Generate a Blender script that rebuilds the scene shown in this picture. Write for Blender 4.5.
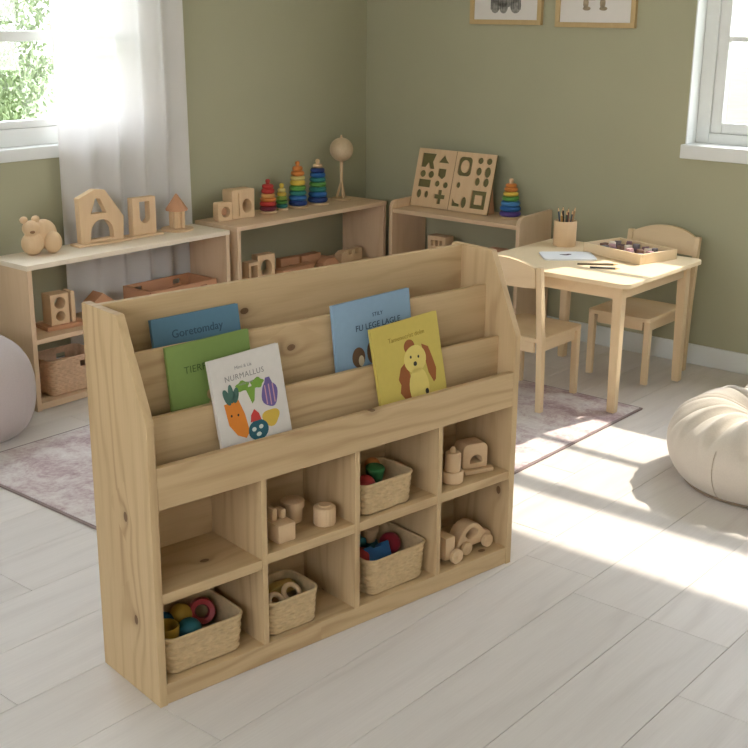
import bpy, bmesh, math, random
from mathutils import Vector, Matrix, Euler
from math import sin, cos, pi, radians, sqrt, atan2

for o in list(bpy.data.objects): bpy.data.objects.remove(o)
SC = bpy.context.scene
COL = SC.collection
rnd = random.Random(7)

# ------------------------------------------------------------------ camera
F_PX, PITCH, ROLL = 1177.46, 0.299, 0.0087
PHI = 0.8743
cam_d = bpy.data.cameras.new('camera'); cam_o = bpy.data.objects.new('camera', cam_d); COL.objects.link(cam_o)
cam_d.sensor_width = 36; cam_d.lens = 36 * F_PX / 748; cam_d.clip_start = .05; cam_d.clip_end = 200
fwd = Vector((sin(PHI) * cos(PITCH), cos(PHI) * cos(PITCH), -sin(PITCH)))
r0 = Vector((cos(PHI), -sin(PHI), 0)); u0 = r0.cross(fwd)
rv = cos(ROLL) * r0 + sin(ROLL) * u0; uv = cos(ROLL) * u0 - sin(ROLL) * r0
M = Matrix((rv, uv, -fwd)).transposed().to_4x4(); M.translation = Vector((-4.8664, -4.1393, 1.518))
cam_o.matrix_world = M
SC.camera = cam_o
SC.view_settings.view_transform = 'Standard'; SC.view_settings.look = 'None'
SC.view_settings.gamma = 1; SC.view_settings.exposure = 0.1

# ------------------------------------------------------------------ sky, sun
W = bpy.data.worlds.new('sky'); SC.world = W; W.use_nodes = True
nt = W.node_tree; bg = nt.nodes['Background']
tc = nt.nodes.new('ShaderNodeTexCoord'); sp = nt.nodes.new('ShaderNodeSeparateXYZ'); cr = nt.nodes.new('ShaderNodeValToRGB')
nt.links.new(tc.outputs['Generated'], sp.inputs[0]); nt.links.new(sp.outputs['Z'], cr.inputs['Fac']); nt.links.new(cr.outputs[0], bg.inputs['Color'])
cr.color_ramp.elements[0].position = 0.0; cr.color_ramp.elements[0].color = (.97, .955, .96, 1)
cr.color_ramp.elements[1].position = .6; cr.color_ramp.elements[1].color = (.80, .88, 1, 1)
bg.inputs['Strength'].default_value = 8.5

sun_d = bpy.data.lights.new('sun', 'SUN'); sun_o = bpy.data.objects.new('sun', sun_d); COL.objects.link(sun_o)
sun_d.energy = 6.5; sun_d.angle = radians(.8); sun_d.color = (1, .93, .82)
sun_o.rotation_euler = Vector((-1, .24, -1.0)).to_track_quat('-Z', 'Y').to_euler()
sun_o.location = (6, -2, 6)

# ------------------------------------------------------------------ materials
def S2L(c):
    return tuple(((x / 255) / 12.92 if x / 255 <= .04045 else ((x / 255 + .055) / 1.055) ** 2.4) for x in c) + (1,)
MATS = {}
def base(name, rough=.6, spec=.3):
    m = bpy.data.materials.new(name); m.use_nodes = True
    b = m.node_tree.nodes['Principled BSDF']; b.inputs['Roughness'].default_value = rough
    b.inputs['Specular IOR Level'].default_value = spec
    return m, m.node_tree, b
def plain(name, rgb, rough=.6, var=.05, scale=30, bump=0.0, spec=.3, sheen=0):
    if name in MATS: return MATS[name]
    if name.startswith(('ring_', 'toy_')): g_ = sum(rgb) / 3; rgb = tuple(x * .86 + g_ * .14 for x in rgb)
    m, t, b = base(name, rough, spec)
    n = t.nodes.new('ShaderNodeTexNoise'); n.inputs['Scale'].default_value = scale; n.inputs['Detail'].default_value = 4
    c = t.nodes.new('ShaderNodeTexCoord'); t.links.new(c.outputs['Object'], n.inputs['Vector'])
    r = t.nodes.new('ShaderNodeValToRGB'); l = S2L(rgb)
    r.color_ramp.elements[0].position = .3; r.color_ramp.elements[1].position = .7
    r.color_ramp.elements[0].color = tuple(x * (1 - var) for x in l[:3]) + (1,)
    r.color_ramp.elements[1].color = tuple(min(1, x * (1 + var)) for x in l[:3]) + (1,)
    t.links.new(n.outputs['Fac'], r.inputs['Fac']); t.links.new(r.outputs[0], b.inputs['Base Color'])
    if bump:
        bp = t.nodes.new('ShaderNodeBump'); bp.inputs['Strength'].default_value = bump; bp.inputs['Distance'].default_value = .002
        t.links.new(n.outputs['Fac'], bp.inputs['Height']); t.links.new(bp.outputs[0], b.inputs['Normal'])
    if sheen: b.inputs['Sheen Weight'].default_value = sheen
    MATS[name] = m; return m

def N(t, kind, **kw):
    n = t.nodes.new(kind)
    for k, v in kw.items():
        if k in n.inputs.keys(): n.inputs[k].default_value = v
        else: setattr(n, k, v)
    return n
def math_(t, op, a, b=None, clamp=False):
    n = t.nodes.new('ShaderNodeMath'); n.operation = op; n.use_clamp = clamp
    for i, v in enumerate((a, b)):
        if v is None: continue
        if isinstance(v, (int, float)): n.inputs[i].default_value = v
        else: t.links.new(v, n.inputs[i])
    return n.outputs[0]

def wood(name, axis, light, dark, knots=0.0, ring=26, grain=.5, rough=.55, off=(0, 0, 0), island=False, knotcol=(92, 58, 30), thin=None):
    """grain runs along `axis` of the object's own coordinates"""
    key = name + axis + str(off) + str(thin)
    if key in MATS: return MATS[key]
    m, t, b = base(name + '_' + axis, rough, .3)
    tc = t.nodes.new('ShaderNodeTexCoord'); L = t.links.new
    src = tc.outputs['Object']
    add = N(t, 'ShaderNodeVectorMath', operation='ADD'); L(src, add.inputs[0]); add.inputs[1].default_value = off
    if island:
        g = t.nodes.new('ShaderNodeNewGeometry'); s = N(t, 'ShaderNodeVectorMath', operation='SCALE')
        s.inputs[0].default_value = (7.3, 5.1, 9.7); L(g.outputs['Random Per Island'], s.inputs['Scale'])
        L(s.outputs[0], add.inputs[1])
    v = add.outputs[0]
    ax = 'xyz'.index(axis)
    def mp(la, lc, flat=False):
        n = t.nodes.new('ShaderNodeMapping'); sc = [lc, lc, lc]; sc[ax] = la
        if flat and thin: sc['xyz'.index(thin)] = 0
        n.inputs['Scale'].default_value = sc; L(v, n.inputs['Vector']); return n.outputs[0]
    # warp
    n1 = N(t, 'ShaderNodeTexNoise', Scale=1.0, Detail=2.0); L(mp(1.6, 7.0), n1.inputs['Vector'])
    # knots
    vo = N(t, 'ShaderNodeTexVoronoi', Scale=1.0, Randomness=1.0); vo.voronoi_dimensions = '2D'
    sv = t.nodes.new('ShaderNodeSeparateXYZ'); L(v, sv.inputs[0]); cb = t.nodes.new('ShaderNodeCombineXYZ')
    crs = [k for k in (0, 1, 2) if k != ax and not (thin and k == 'xyz'.index(thin))]
    L(math_(t, 'MULTIPLY', sv.outputs[ax], 4.6), cb.inputs[0]); L(math_(t, 'MULTIPLY', sv.outputs[crs[0]], 7.0), cb.inputs[1]); L(cb.outputs[0], vo.inputs['Vector'])
    dist = vo.outputs['Distance']
    sel = N(t, 'ShaderNodeSeparateColor'); L(vo.outputs['Color'], sel.inputs[0])
    on = math_(t, 'GREATER_THAN', sel.outputs[0], 1 - knots)
    infl = math_(t, 'MULTIPLY', math_(t, 'POWER', 2.718, math_(t, 'MULTIPLY', dist, -7.0)), on)
    sx = t.nodes.new('ShaderNodeSeparateXYZ'); L(v, sx.inputs[0])
    oth = [k for k in (0, 1, 2) if k != ax]
    cross = math_(t, 'ADD', sx.outputs[oth[0]], math_(t, 'MULTIPLY', sx.outputs[oth[1]], 1.0))
    ph = math_(t, 'ADD', math_(t, 'MULTIPLY', cross, ring * 2.2), math_(t, 'MULTIPLY', n1.outputs['Fac'], min(ring * .55, 24)))
    ph = math_(t, 'ADD', ph, math_(t, 'MULTIPLY', infl, 9.0))
    rings = math_(t, 'ADD', math_(t, 'MULTIPLY', math_(t, 'SINE', ph), .5), .5)
    rings = math_(t, 'POWER', rings, 3.0)
    n2 = N(t, 'ShaderNodeTexNoise', Scale=1.0, Detail=5.0, Roughness=.65); L(mp(6, 190), n2.inputs['Vector'])
    n4 = N(t, 'ShaderNodeTexNoise', Scale=1.0, Detail=3.0); L(mp(1.8, 11), n4.inputs['Vector'])
    rings = math_(t, 'MULTIPLY', rings, math_(t, 'MULTIPLY', math_(t, 'SUBTRACT', n4.outputs['Fac'], .32, True), 2.6), True)
    n3 = N(t, 'ShaderNodeTexNoise', Scale=1.0, Detail=2.0); L(mp(1.2, 5), n3.inputs['Vector'])
    f = math_(t, 'ADD', math_(t, 'MULTIPLY', rings, grain * .62), math_(t, 'MULTIPLY', n2.outputs['Fac'], .38 * (1 - grain) + .16))
    f = math_(t, 'ADD', f, math_(t, 'MULTIPLY', n3.outputs['Fac'], .24), True)
    mx = t.nodes.new('ShaderNodeMix'); mx.data_type = 'RGBA'; L(f, mx.inputs[0])
    mx.inputs[6].default_value = S2L(light); mx.inputs[7].default_value = S2L(dark)
    kn = math_(t, 'MULTIPLY', math_(t, 'LESS_THAN', dist, .055), on)
    kn2 = math_(t, 'MULTIPLY', math_(t, 'POWER', 2.718, math_(t, 'MULTIPLY', dist, -16.0)), on)
    kk = math_(t, 'MAXIMUM', math_(t, 'MULTIPLY', kn, .85), math_(t, 'MULTIPLY', kn2, .8), True)
    mk = t.nodes.new('ShaderNodeMix'); mk.data_type = 'RGBA'; L(kk, mk.inputs[0]); L(mx.outputs[2], mk.inputs[6]); mk.inputs[7].default_value = S2L(knotcol)
    out = mk.outputs[2]
    if island:
        hs = t.nodes.new('ShaderNodeHueSaturation'); L(out, hs.inputs['Color'])
        L(math_(t, 'ADD', math_(t, 'MULTIPLY', g.outputs['Random Per Island'], .07), .965), hs.inputs['Value']); out = hs.outputs[0]
    L(out, b.inputs['Base Color'])
    bp = N(t, 'ShaderNodeBump', Strength=.12, Distance=.001); L(n2.outputs['Fac'], bp.inputs['Height']); L(bp.outputs[0], b.inputs['Normal'])
    MATS[key] = m; return m

def pine(axis, off=(0, 0, 0), thin=None):
    if thin is None: thin = {'x': 'y', 'z': 'x', 'y': 'z'}[axis]
    return wood('pine', axis, (218, 190, 146), (154, 116, 76), knots=.34, ring=58, grain=.62, off=off, thin=thin)
def pale(axis, off=(0, 0, 0)): return wood('birch', axis, (228, 200, 166), (196, 160, 124), knots=0, ring=34, grain=.35, off=off)
def whitetop(axis): return wood('paler_birch', axis, (240, 226, 204), (216, 196, 168), knots=0, ring=34, grain=.25)  # paler mix of the birch, used for one shelf top
def beech(axis='z', off=(0, 0, 0)): return wood('beech', axis, (228, 198, 158), (204, 166, 126), knots=0, ring=60, grain=.3, off=off)
def tablew(axis, off=(0, 0, 0)): return wood('ash', axis, (236, 212, 174), (214, 184, 142), knots=0, ring=30, grain=.32, off=off)
def redbeech(axis='x'): return wood('red_beech', axis, (206, 156, 118), (176, 122, 88), knots=0, ring=50, grain=.3)

# ------------------------------------------------------------------ mesh helpers
class MB:
    def __init__(s): s.bm = bmesh.new()
    def _tx(s, vs, mtx):
        if mtx is not None: bmesh.ops.transform(s.bm, matrix=mtx, verts=vs)
    def box(s, x0, x1, y0, y1, z0, z1, bev=0.0, seg=2, mtx=None, mi=0):
        r = bmesh.ops.create_cube(s.bm, size=1)
        vs = r['verts']
        for v in vs: v.co = Vector((x0 + (v.co.x + .5) * (x1 - x0), y0 + (v.co.y + .5) * (y1 - y0), z0 + (v.co.z + .5) * (z1 - z0)))
        fs = set(f for v in vs for f in v.link_faces)
        if bev:
            es = list({e for v in vs for e in v.link_edges})
            r = bmesh.ops.bevel(s.bm, geom=es, offset=bev, segments=seg, profile=.6, affect='EDGES', clamp_overlap=True)
            vs = list({v for v in r['verts']} | {v for v in vs if v.is_valid}); 
        for f in {f for v in vs for f in v.link_faces}: f.material_index = mi
        s._tx(vs, mtx); return s
    def lathe(s, prof, seg=32, c=(0, 0, 0), mtx=None, mi=0, closed=False, mod=None):
        """prof: list of (r, z)"""
        rows = []
        vs = []
        for r, z in prof:
            if r < 1e-6:
                v = s.bm.verts.new((c[0], c[1], c[2] + z)); rows.append([v]); vs.append(v)
            else:
                row = []
                for k in range(seg):
                    a = 2 * pi * k / seg; rr = r if mod is None else mod(r, z, a)
                    row.append(s.bm.verts.new((c[0] + rr * cos(a), c[1] + rr * sin(a), c[2] + z)))
                rows.append(row); vs += row
        pairs = list(zip(rows, rows[1:])) + ([(rows[-1], rows[0])] if closed else [])
        for a, b in pairs:
            for k in range(seg):
                k2 = (k + 1) % seg
                if len(a) == 1 and len(b) == 1: continue
                if len(a) == 1: f = s.bm.faces.new((a[0], b[k], b[k2]))
                elif len(b) == 1: f = s.bm.faces.new((a[k], b[0], a[k2]))
                else: f = s.bm.faces.new((a[k], b[k], b[k2], a[k2]))
                f.material_index = mi
        s._tx(vs, mtx); return s
    def cyl(s, p0, p1, r0, r1=None, seg=20, mi=0, bev=0.0):
        r1 = r0 if r1 is None else r1; p0 = Vector(p0); p1 = Vector(p1); d = p1 - p0; h = d.length
        m = Matrix.Translation(p0) @ d.to_track_quat('Z', 'Y').to_matrix().to_4x4()
        if bev: pr = [(0, 0), (r0 - bev, 0), (r0, bev), (r1, h - bev), (r1 - bev, h), (0, h)]
        else: pr = [(0, 0), (r0, 0), (r1, h), (0, h)]
        return s.lathe(pr, seg, mtx=m, mi=mi)
    def ball(s, c, r, seg=24, sc=(1, 1, 1), mtx=None, mi=0):
        n = seg // 2
        pr = [(r * sin(pi * k / n), -r * cos(pi * k / n)) for k in range(n + 1)]; pr[0] = (0, -r); pr[-1] = (0, r)
        m = Matrix.Translation(c) @ (mtx or Matrix.Identity(4)) @ Matrix.Diagonal((*sc, 1))
        return s.lathe(pr, seg, mtx=m, mi=mi)
    def torus(s, c, R, r, mtx=None, seg=28, rs=10, mi=0):
        pr = [(R + r * cos(2 * pi * k / rs), r * sin(2 * pi * k / rs)) for k in range(rs)]
        return s.lathe(pr, seg, mtx=Matrix.Translation(c) @ (mtx or Matrix.Identity(4)), closed=True, mi=mi)
    def prism(s, poly, h0, h1, plane='xy', bev=0.0, mtx=None, mi=0):
        def P(a, b, h): return {'xy': (a, b, h), 'xz': (a, h, b), 'yz': (h, a, b)}[plane]
        A = [s.bm.verts.new(P(a, b, h0)) for a, b in poly]; B = [s.bm.verts.new(P(a, b, h1)) for a, b in poly]
        n = len(poly); fs = [s.bm.faces.new(A), s.bm.faces.new(B)]
        for k in range(n): fs.append(s.bm.faces.new((A[k], A[(k + 1) % n], B[(k + 1) % n], B[k])))
        vs = A + B
        bmesh.ops.recalc_face_normals(s.bm, faces=fs)
        if bev:
            es = list({e for f in fs[:2] for e in f.edges})
            r = bmesh.ops.bevel(s.bm, geom=es, offset=bev, segments=2, profile=.6, affect='EDGES', clamp_overlap=True)
            vs = list({v for v in r['verts']} | {v for v in vs if v.is_valid})
        for f in {f for v in vs for f in v.link_faces}: f.material_index = mi
        s._tx(vs, mtx); return s
    def plate(s, outer, holes, th, plane='xz', off=0.0, mtx=None, bev=.0012, mi=0):
        """flat board with real through-holes; centred on `off` along its normal"""
        cu = bpy.data.curves.new('tmp', 'CURVE'); cu.dimensions = '2D'; cu.fill_mode = 'BOTH'
        for pl in [outer] + list(holes):
            sp = cu.splines.new('POLY'); sp.points.add(len(pl) - 1); sp.use_cyclic_u = True
            for p, q in zip(sp.points, pl): p.co = (q[0], q[1], 0, 1)
        cu.extrude = th / 2 - bev; cu.bevel_depth = bev; cu.bevel_resolution = 1; cu.offset = -bev
        return s._curve(cu, plane, off, mtx, mi)
    def text(s, txt, size, plane='xz', th=.0004, off=0, mtx=None, mi=0, shear=0, space=1.0):
        cu = bpy.data.curves.new('tmp', 'FONT'); cu.body = txt; cu.size = size; cu.align_x = 'CENTER'; cu.extrude = th / 2
        cu.shear = shear; cu.space_character = space; cu.resolution_u = 3
        return s._curve(cu, plane, off, mtx, mi)
    def _curve(s, cu, plane, off, mtx, mi):
        ob = bpy.data.objects.new('tmp', cu)
        COL.objects.link(ob); bpy.context.view_layer.update()
        me = bpy.data.meshes.new_from_object(ob.evaluated_get(bpy.context.evaluated_depsgraph_get()))
        bpy.data.objects.remove(ob); bpy.data.curves.remove(cu)
        n0 = len(s.bm.verts); f0 = len(s.bm.faces); s.bm.from_mesh(me); s.bm.verts.ensure_lookup_table(); s.bm.faces.ensure_lookup_table()
        vs = s.bm.verts[n0:]
        for f in s.bm.faces[f0:]: f.material_index = mi
        bpy.data.meshes.remove(me)
        for v in vs:
            a, b, h = v.co
            v.co = {'xy': (a, b, h + off), 'xz': (a, -h + off, b), 'yz': (h + off, a, b)}[plane]
        s._tx(vs, mtx); return s

def obj(name, mb, mat, parent=None, smooth=None):
    bm = mb.bm
    bmesh.ops.recalc_face_normals(bm, faces=bm.faces[:])
    me = bpy.data.meshes.new(name); bm.to_mesh(me); bm.free()
    for m in (mat if isinstance(mat, (list, tuple)) else [mat]): me.materials.append(m)
    if smooth is not None:
        for p in me.polygons: p.use_smooth = True
        try: me.set_sharp_from_angle(angle=radians(smooth))
        except Exception: pass
    o = bpy.data.objects.new(name, me); COL.objects.link(o); o.parent = parent
    return o
def tag(o, label, cat, group=None):
    o['label'] = label; o['category'] = cat
    if group: o['group'] = group
    return o
def thing(name, label, cat, loc=(0, 0, 0), rz=0, group=None, rx=0):
    o = bpy.data.objects.new(name, None); o.empty_display_size = .05; COL.objects.link(o)
    o.location = loc; o.rotation_euler = (rx, 0, rz); return tag(o, label, cat, group)
def struct(name, mb, mat, smooth=None, parent=None):
    o = obj(name, mb, mat, parent, smooth)
    if parent is None: o['kind'] = 'structure'
    return o
def sparent(name):
    o = bpy.data.objects.new(name, None); COL.objects.link(o); o['kind'] = 'structure'; return o
def dup(root, loc, rz, label, group=None, rx=None):
    r = root.copy(); COL.objects.link(r); r.location = loc; r.rotation_euler = (root.rotation_euler[0] if rx is None else rx, 0, rz); r['label'] = label
    if group: r['group'] = group
    for ch in list(root.children):
        c = ch.copy(); COL.objects.link(c); c.parent = r
        for g in list(ch.children):
            d = g.copy(); COL.objects.link(d); d.parent = c
    return r
def circ(cx, cy, r, n=24, ry=None, a0=0, a1=2 * pi):
    ry = r if ry is None else ry; full = abs(a1 - a0 - 2 * pi) < 1e-6
    m = n if full else n - 1
    return [(cx + r * cos(a0 + (a1 - a0) * k / m), cy + ry * sin(a0 + (a1 - a0) * k / m)) for k in range(n)]
def rect(x0, x1, y0, y1): return [(x0, y0), (x1, y0), (x1, y1), (x0, y1)]
def rrect(x0, x1, y0, y1, r, n=6):
    P = []
    for cx, cy, a in ((x1 - r, y0 + r, -pi / 2), (x1 - r, y1 - r, 0), (x0 + r, y1 - r, pi / 2), (x0 + r, y0 + r, pi)):
        P += [(cx + r * cos(a + pi / 2 * k / n), cy + r * sin(a + pi / 2 * k / n)) for k in range(n + 1)]
    return P

# ------------------------------------------------------------------ setting: floor
XL, YB, CEIL = -6.6, -6.0, 2.55
floor_m = wood('washed_oak', 'x', (233, 225, 217), (190, 178, 168), knots=0, ring=30, grain=.34, rough=.48, island=True)
fl = sparent('floor')
mb = MB(); PW = .2246; k0 = int((-YB) / PW) + 2
joints = {}
for k in range(-2, k0):
    y1 = -3.1445 + PW * (14 - k); y0 = y1 - PW
    if y1 < YB or y0 > 0: continue
    xs = []
    row = 14 - k
    j = {0: -2.283, -1: -2.565, 5: -3.588, 1: -2.283, 4: -2.9, 7: -3.243, -2: -3.2, 6: -2.75, 2: -3.55, 3: -2.0}.get(row - 1 + 0, -2.4 + .37 * ((row * 7) % 5))
    while j > XL: j -= 1.38
    xs = [XL]; 
    if j < XL: j += 1.38
    while j < 0: xs.append(j); j += 1.38
    xs.append(0.0)
    for a, b in zip(xs, xs[1:]):
        g = .0006
        mb.box(a + g, b - g, max(y0, YB) + g, min(y1, 0) - g, -.012, 0, bev=.0007, seg=1)
struct('floorboard', mb, floor_m, parent=fl)
mb = MB(); mb.box(XL, 0, YB, 0, -.06, -.0121); struct('subfloor', mb, plain('joint_dark', (120, 110, 100), .8), parent=fl)

# walls
wall_m = plain('sage_paint', (174, 171, 143), .75, .02, 3, spec=.15)
white_m = plain('white_paint', (228, 229, 225), .45, .01, 3)
T = .16
LW = (-3.05, -1.44, .955, 2.2)     # left window opening (x0,x1,z0,z1) on the plane y=0
RW = (-4.2, -1.83, .935, 2.27)    # right window opening (y0,y1,z0,z1) on the plane x=0
mb = MB()
mb.box(XL, LW[0], 0, T, 0, CEIL); mb.box(LW[1], 0 + T, 0, T, 0, CEIL)
mb.box(LW[0], LW[1], 0, T, 0, LW[2]); mb.box(LW[0], LW[1], 0, T, LW[3], CEIL)
struct('wall_back', mb, wall_m)
mb = MB()
mb.box(0, T, RW[1], 0, 0, CEIL); mb.box(0, T, YB, RW[0], 0, CEIL)
mb.box(0, T, RW[0], RW[1], 0, RW[2]); mb.box(0, T, RW[0], RW[1], RW[3], CEIL)
struct('wall_right', mb, wall_m)
ceil_m = plain('ceiling_paint', (236, 234, 228), .8, .01, 3)
mb = MB(); mb.box(XL, T, YB, T, CEIL, CEIL + .1); struct('ceiling', mb, ceil_m)
# unseen walls behind the viewer; opening in wall_left added to shape the fill light
mb = MB()
oy0, oy1 = -5.4, -1.6
mb.box(XL - T, XL, YB, T, 0, 1.25); mb.box(XL - T, XL, YB, T, 2.2, CEIL + .1)
mb.box(XL - T, XL, oy1, T, 1.25, 2.2); mb.box(XL - T, XL, YB, oy0, 1.25, 2.2)
struct('wall_left', mb, ceil_m)
mb = MB(); mb.box(XL - T, T, YB - T, YB, 0, CEIL + .1)
struct('wall_front', mb, ceil_m)

# baseboards
def bboard(x0, x1, y0, y1, axis):
    m = MB(); m.box(x0, x1, y0, y1, 0, .092, bev=.004); return m
struct('baseboard_right', bboard(-.014, 0, YB, -.014, 'y'), white_m, 40)
struct('baseboard_back', bboard(XL, 0, -.014, 0, 'x'), white_m, 40)

# windows
def glass_mat():
    m = bpy.data.materials.new('window_glass'); m.use_nodes = True; t = m.node_tree; t.nodes.clear()
    o = t.nodes.new('ShaderNodeOutputMaterial'); tr = t.nodes.new('ShaderNodeBsdfTransparent'); gl = t.nodes.new('ShaderNodeBsdfGlossy')
    gl.inputs['Roughness'].default_value = .02; mx = t.nodes.new('ShaderNodeMixShader'); mx.inputs[0].default_value = .06
    t.links.new(tr.outputs[0], mx.inputs[1]); t.links.new(gl.outputs[0], mx.inputs[2]); t.links.new(mx.outputs[0], o.inputs[0]); return m
GL = glass_mat()
# right window (in the x=0 wall)
w = sparent('window_1')
mb = MB(); y0, y1, z0, z1 = RW
mb.box(-.035, .155, y0 - .02, y1 + .006, z0 - .02, z0 + .04, bev=.006); struct('window_sill', mb, white_m, 40, w)
mb = MB()  # reveal lining
mb.box(0, .155, y1 - .006, y1, z0 + .04, z1); mb.box(0, .155, y0, y0 + .006, z0 + .04, z1); mb.box(0, .155, y0, y1, z1 - .006, z1)
struct('window_lining', mb, white_m, parent=w)
mb = MB(); fx0, fx1 = .085, .135
zb = z0 + .04
mb.box(fx0, fx1, y1 - .066, y1 - .006, zb, z1 - .006, bev=.005); mb.box(fx0, fx1, y0 + .006, y0 + .066, zb, z1 - .006, bev=.005)
mb.box(fx0, fx1, y0 + .066, y1 - .066, zb, zb + .045, bev=.005); mb.box(fx0, fx1, y0 + .066, y1 - .066, z1 - .05, z1 - .006, bev=.005)
struct('window_frame', mb, white_m, 40, w)
mb = MB(); sx0, sx1 = .095, .128
a, b, c, d = y0 + .067, y1 - .067, zb + .046, z1 - .051
mb.box(sx0, sx1, b - .05, b, c, d, bev=.004); mb.box(sx0, sx1, a, a + .05, c, d, bev=.004)
mb.box(sx0, sx1, a + .05, b - .05, c, c + .045, bev=.004); mb.box(sx0, sx1, a + .05, b - .05, d - .045, d, bev=.004)
mb.box(sx0, sx1, a + .05, b - .05, 1.405, 1.428, bev=.003); mb.box(sx0, sx1, a + .05, b - .05, 1.765, 1.845, bev=.003)
struct('window_sash', mb, white_m, 40, w)
mb = MB(); mb.box(.110, .113, a + .049, b - .049, c + .044, d - .044); struct('window_pane', mb, GL, parent=w)
# left window (in the y=0 wall)
w = sparent('window_2'); x0, x1, z0, z1 = LW
mb = MB(); mb.box(x0 - .02, x1 + .03, -.014, .155, z0 - .022, z0 + .028, bev=.006); struct('window_sill', mb, white_m, 40, w)
mb = MB(); zb = z0 + .028
mb.box(x1 - .006, x1, 0, .155, zb, z1); mb.box(x0, x0 + .006, 0, .155, zb, z1); mb.box(x0, x1, 0, .155, z1 - .006, z1)
struct('window_lining', mb, white_m, parent=w)
mb = MB()
mb.box(x1 - .07, x1 - .006, .05, .11, zb, z1 - .006, bev=.005); mb.box(x0 + .006, x0 + .07, .05, .11, zb, z1 - .006, bev=.005)
mb.box(x0 + .07, x1 - .07, .05, .11, zb, zb + .07, bev=.005); mb.box(x0 + .07, x1 - .07, .05, .11, z1 - .06, z1 - .006, bev=.005)
struct('window_frame', mb, white_m, 40, w)
mb = MB(); a, b, c, d = x0 + .071, x1 - .071, zb + .071, z1 - .061
mb.box(a, a + .045, .06, .1, c, d, bev=.004); mb.box(b - .045, b, .06, .1, c, d, bev=.004)
mb.box(a + .045, b - .045, .06, .1, c, c + .03, bev=.004); mb.box(a + .045, b - .045, .06, .1, d - .04, d, bev=.004)
mb.box(a + .045, b - .045, .06, .1, 1.39, 1.432, bev=.004)
mb.box(-2.3, -2.26, .061, .099, c + .03, d - .04, bev=.004)
struct('window_sash', mb, white_m, 40, w)
mb = MB(); mb.box(a + .044, b - .044, .078, .081, c + .029, d - .039); struct('window_pane', mb, GL, parent=w)

# garden outside
mb = MB(); mb.box(-30, 40, -30, 40, -.5, -.4); g = struct('ground', mb, plain('lawn', (84, 100, 62), .9, .2, 2))
leaf_m = plain('leaves', (104, 120, 78), .6, .3, 4); bark_m = plain('bark', (110, 90, 70), .9, .2, 20)
def tree(loc, h, r, label, seed, group='garden trees beyond the windows'):
    R = random.Random(seed)
    t = thing('garden_tree', label, 'tree', loc, 0, group)
    m = MB(); m.cyl((0, 0, 0), (0, 0, h * .6), .12, .07, 10); obj('trunk', m, bark_m, t)
    m = MB()
    for k in range(9000):
        while True:
            p = Vector((R.uniform(-1, 1), R.uniform(-1, 1), R.uniform(-1, 1)))
            if .35 < p.length < 1: break
        p = Vector((p.x * r, p.y * r, p.z * h * .5 + h * .56))
        q = Euler((R.uniform(0, 6), R.uniform(0, 6), R.uniform(0, 6))).to_matrix().to_4x4(); s = R.uniform(.025, .05)
        q.translation = p
        vs = [m.bm.verts.new(q @ Vector(c)) for c in ((-s, 0, 0), (0, -s * .5, .01), (s, 0, 0), (0, s * .5, .01))]
        m.bm.faces.new(vs)
    obj('crown', m, leaf_m, t)
tree((1.35, 6.4, -.4), 3.6, 1.0, 'green leafy tree seen through the left window, at the photo edge', 1)
tree((3.6, 9.6, -.4), 4.6, 1.6, 'green leafy tree farther off, seen between sash and curtain', 2)

# ------------------------------------------------------------------ curtain
def sheer():
    m = bpy.data.materials.new('sheer_voile'); m.use_nodes = True; t = m.node_tree; t.nodes.clear(); L = t.links.new
    o = t.nodes.new('ShaderNodeOutputMaterial'); tr = t.nodes.new('ShaderNodeBsdfTransparent'); tl = t.nodes.new('ShaderNodeBsdfTranslucent'); df = t.nodes.new('ShaderNodeBsdfDiffuse')
    tl.inputs[0].default_value = (.62, .61, .59, 1); df.inputs[0].default_value = (.95, .91, .87, 1)
    a = t.nodes.new('ShaderNodeMixShader'); b = t.nodes.new('ShaderNodeMixShader'); a.inputs[0].default_value = .6; b.inputs[0].default_value = .965
    L(tl.outputs[0], a.inputs[1]); L(df.outputs[0], a.inputs[2]); L(tr.outputs[0], b.inputs[1]); L(a.outputs[0], b.inputs[2]); L(b.outputs[0], o.inputs[0]); return m
cu = thing('sheer_curtain', 'white sheer floor-length curtain hanging at the right side of the left window', 'curtain', (-1.69, -.035, .05))
mb = MB(); nx, nz = 150, 26; grid = []
folds = [(-.50, .0), (-.40, .9), (-.33, .1), (-.27, 1), (-.17, .2), (-.1, 1.), (-.02, .1), (.03, 1), (.12, .2), (.16, .95), (.24, .1), (.29, 1), (.37, 0)]
def fy(u):
    for (a, p), (b, q) in zip(folds, folds[1:]):
        if a <= u <= b:
            s = (u - a) / (b - a); s = s * s * (3 - 2 * s); return p + (q - p) * s
    return 0
for i in range(nz + 1):
    z = 2.2 * i / nz; row = []
    for k in range(nx + 1):
        u = -.295 + .665 * k / nx
        spread = 1 + .07 * (1 - z / 2.2)
        x = u * .97 * spread + .01
        y = -.028 + .050 * fy(u) * (.8 + .2 * z / 2.2)
        row.append(mb.bm.verts.new((x, y - .006, z)))
    grid.append(row)
for i in range(nz):
    for k in range(nx): mb.bm.faces.new((grid[i][k], grid[i][k + 1], grid[i + 1][k + 1], grid[i + 1][k]))
obj('curtain_cloth', mb, sheer(), cu, 180)
mb = MB(); mb.cyl((-1.8, .0, 2.22), (.75, .0, 2.22), .012, seg=12); mb.ball((.76, 0, 2.22), .022, 12)
for xx in (-1.5, .7): mb.cyl((xx, 0, 2.22), (xx, .036, 2.22), .006, seg=8)
obj('curtain_rod', mb, white_m, cu, 40)

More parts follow.
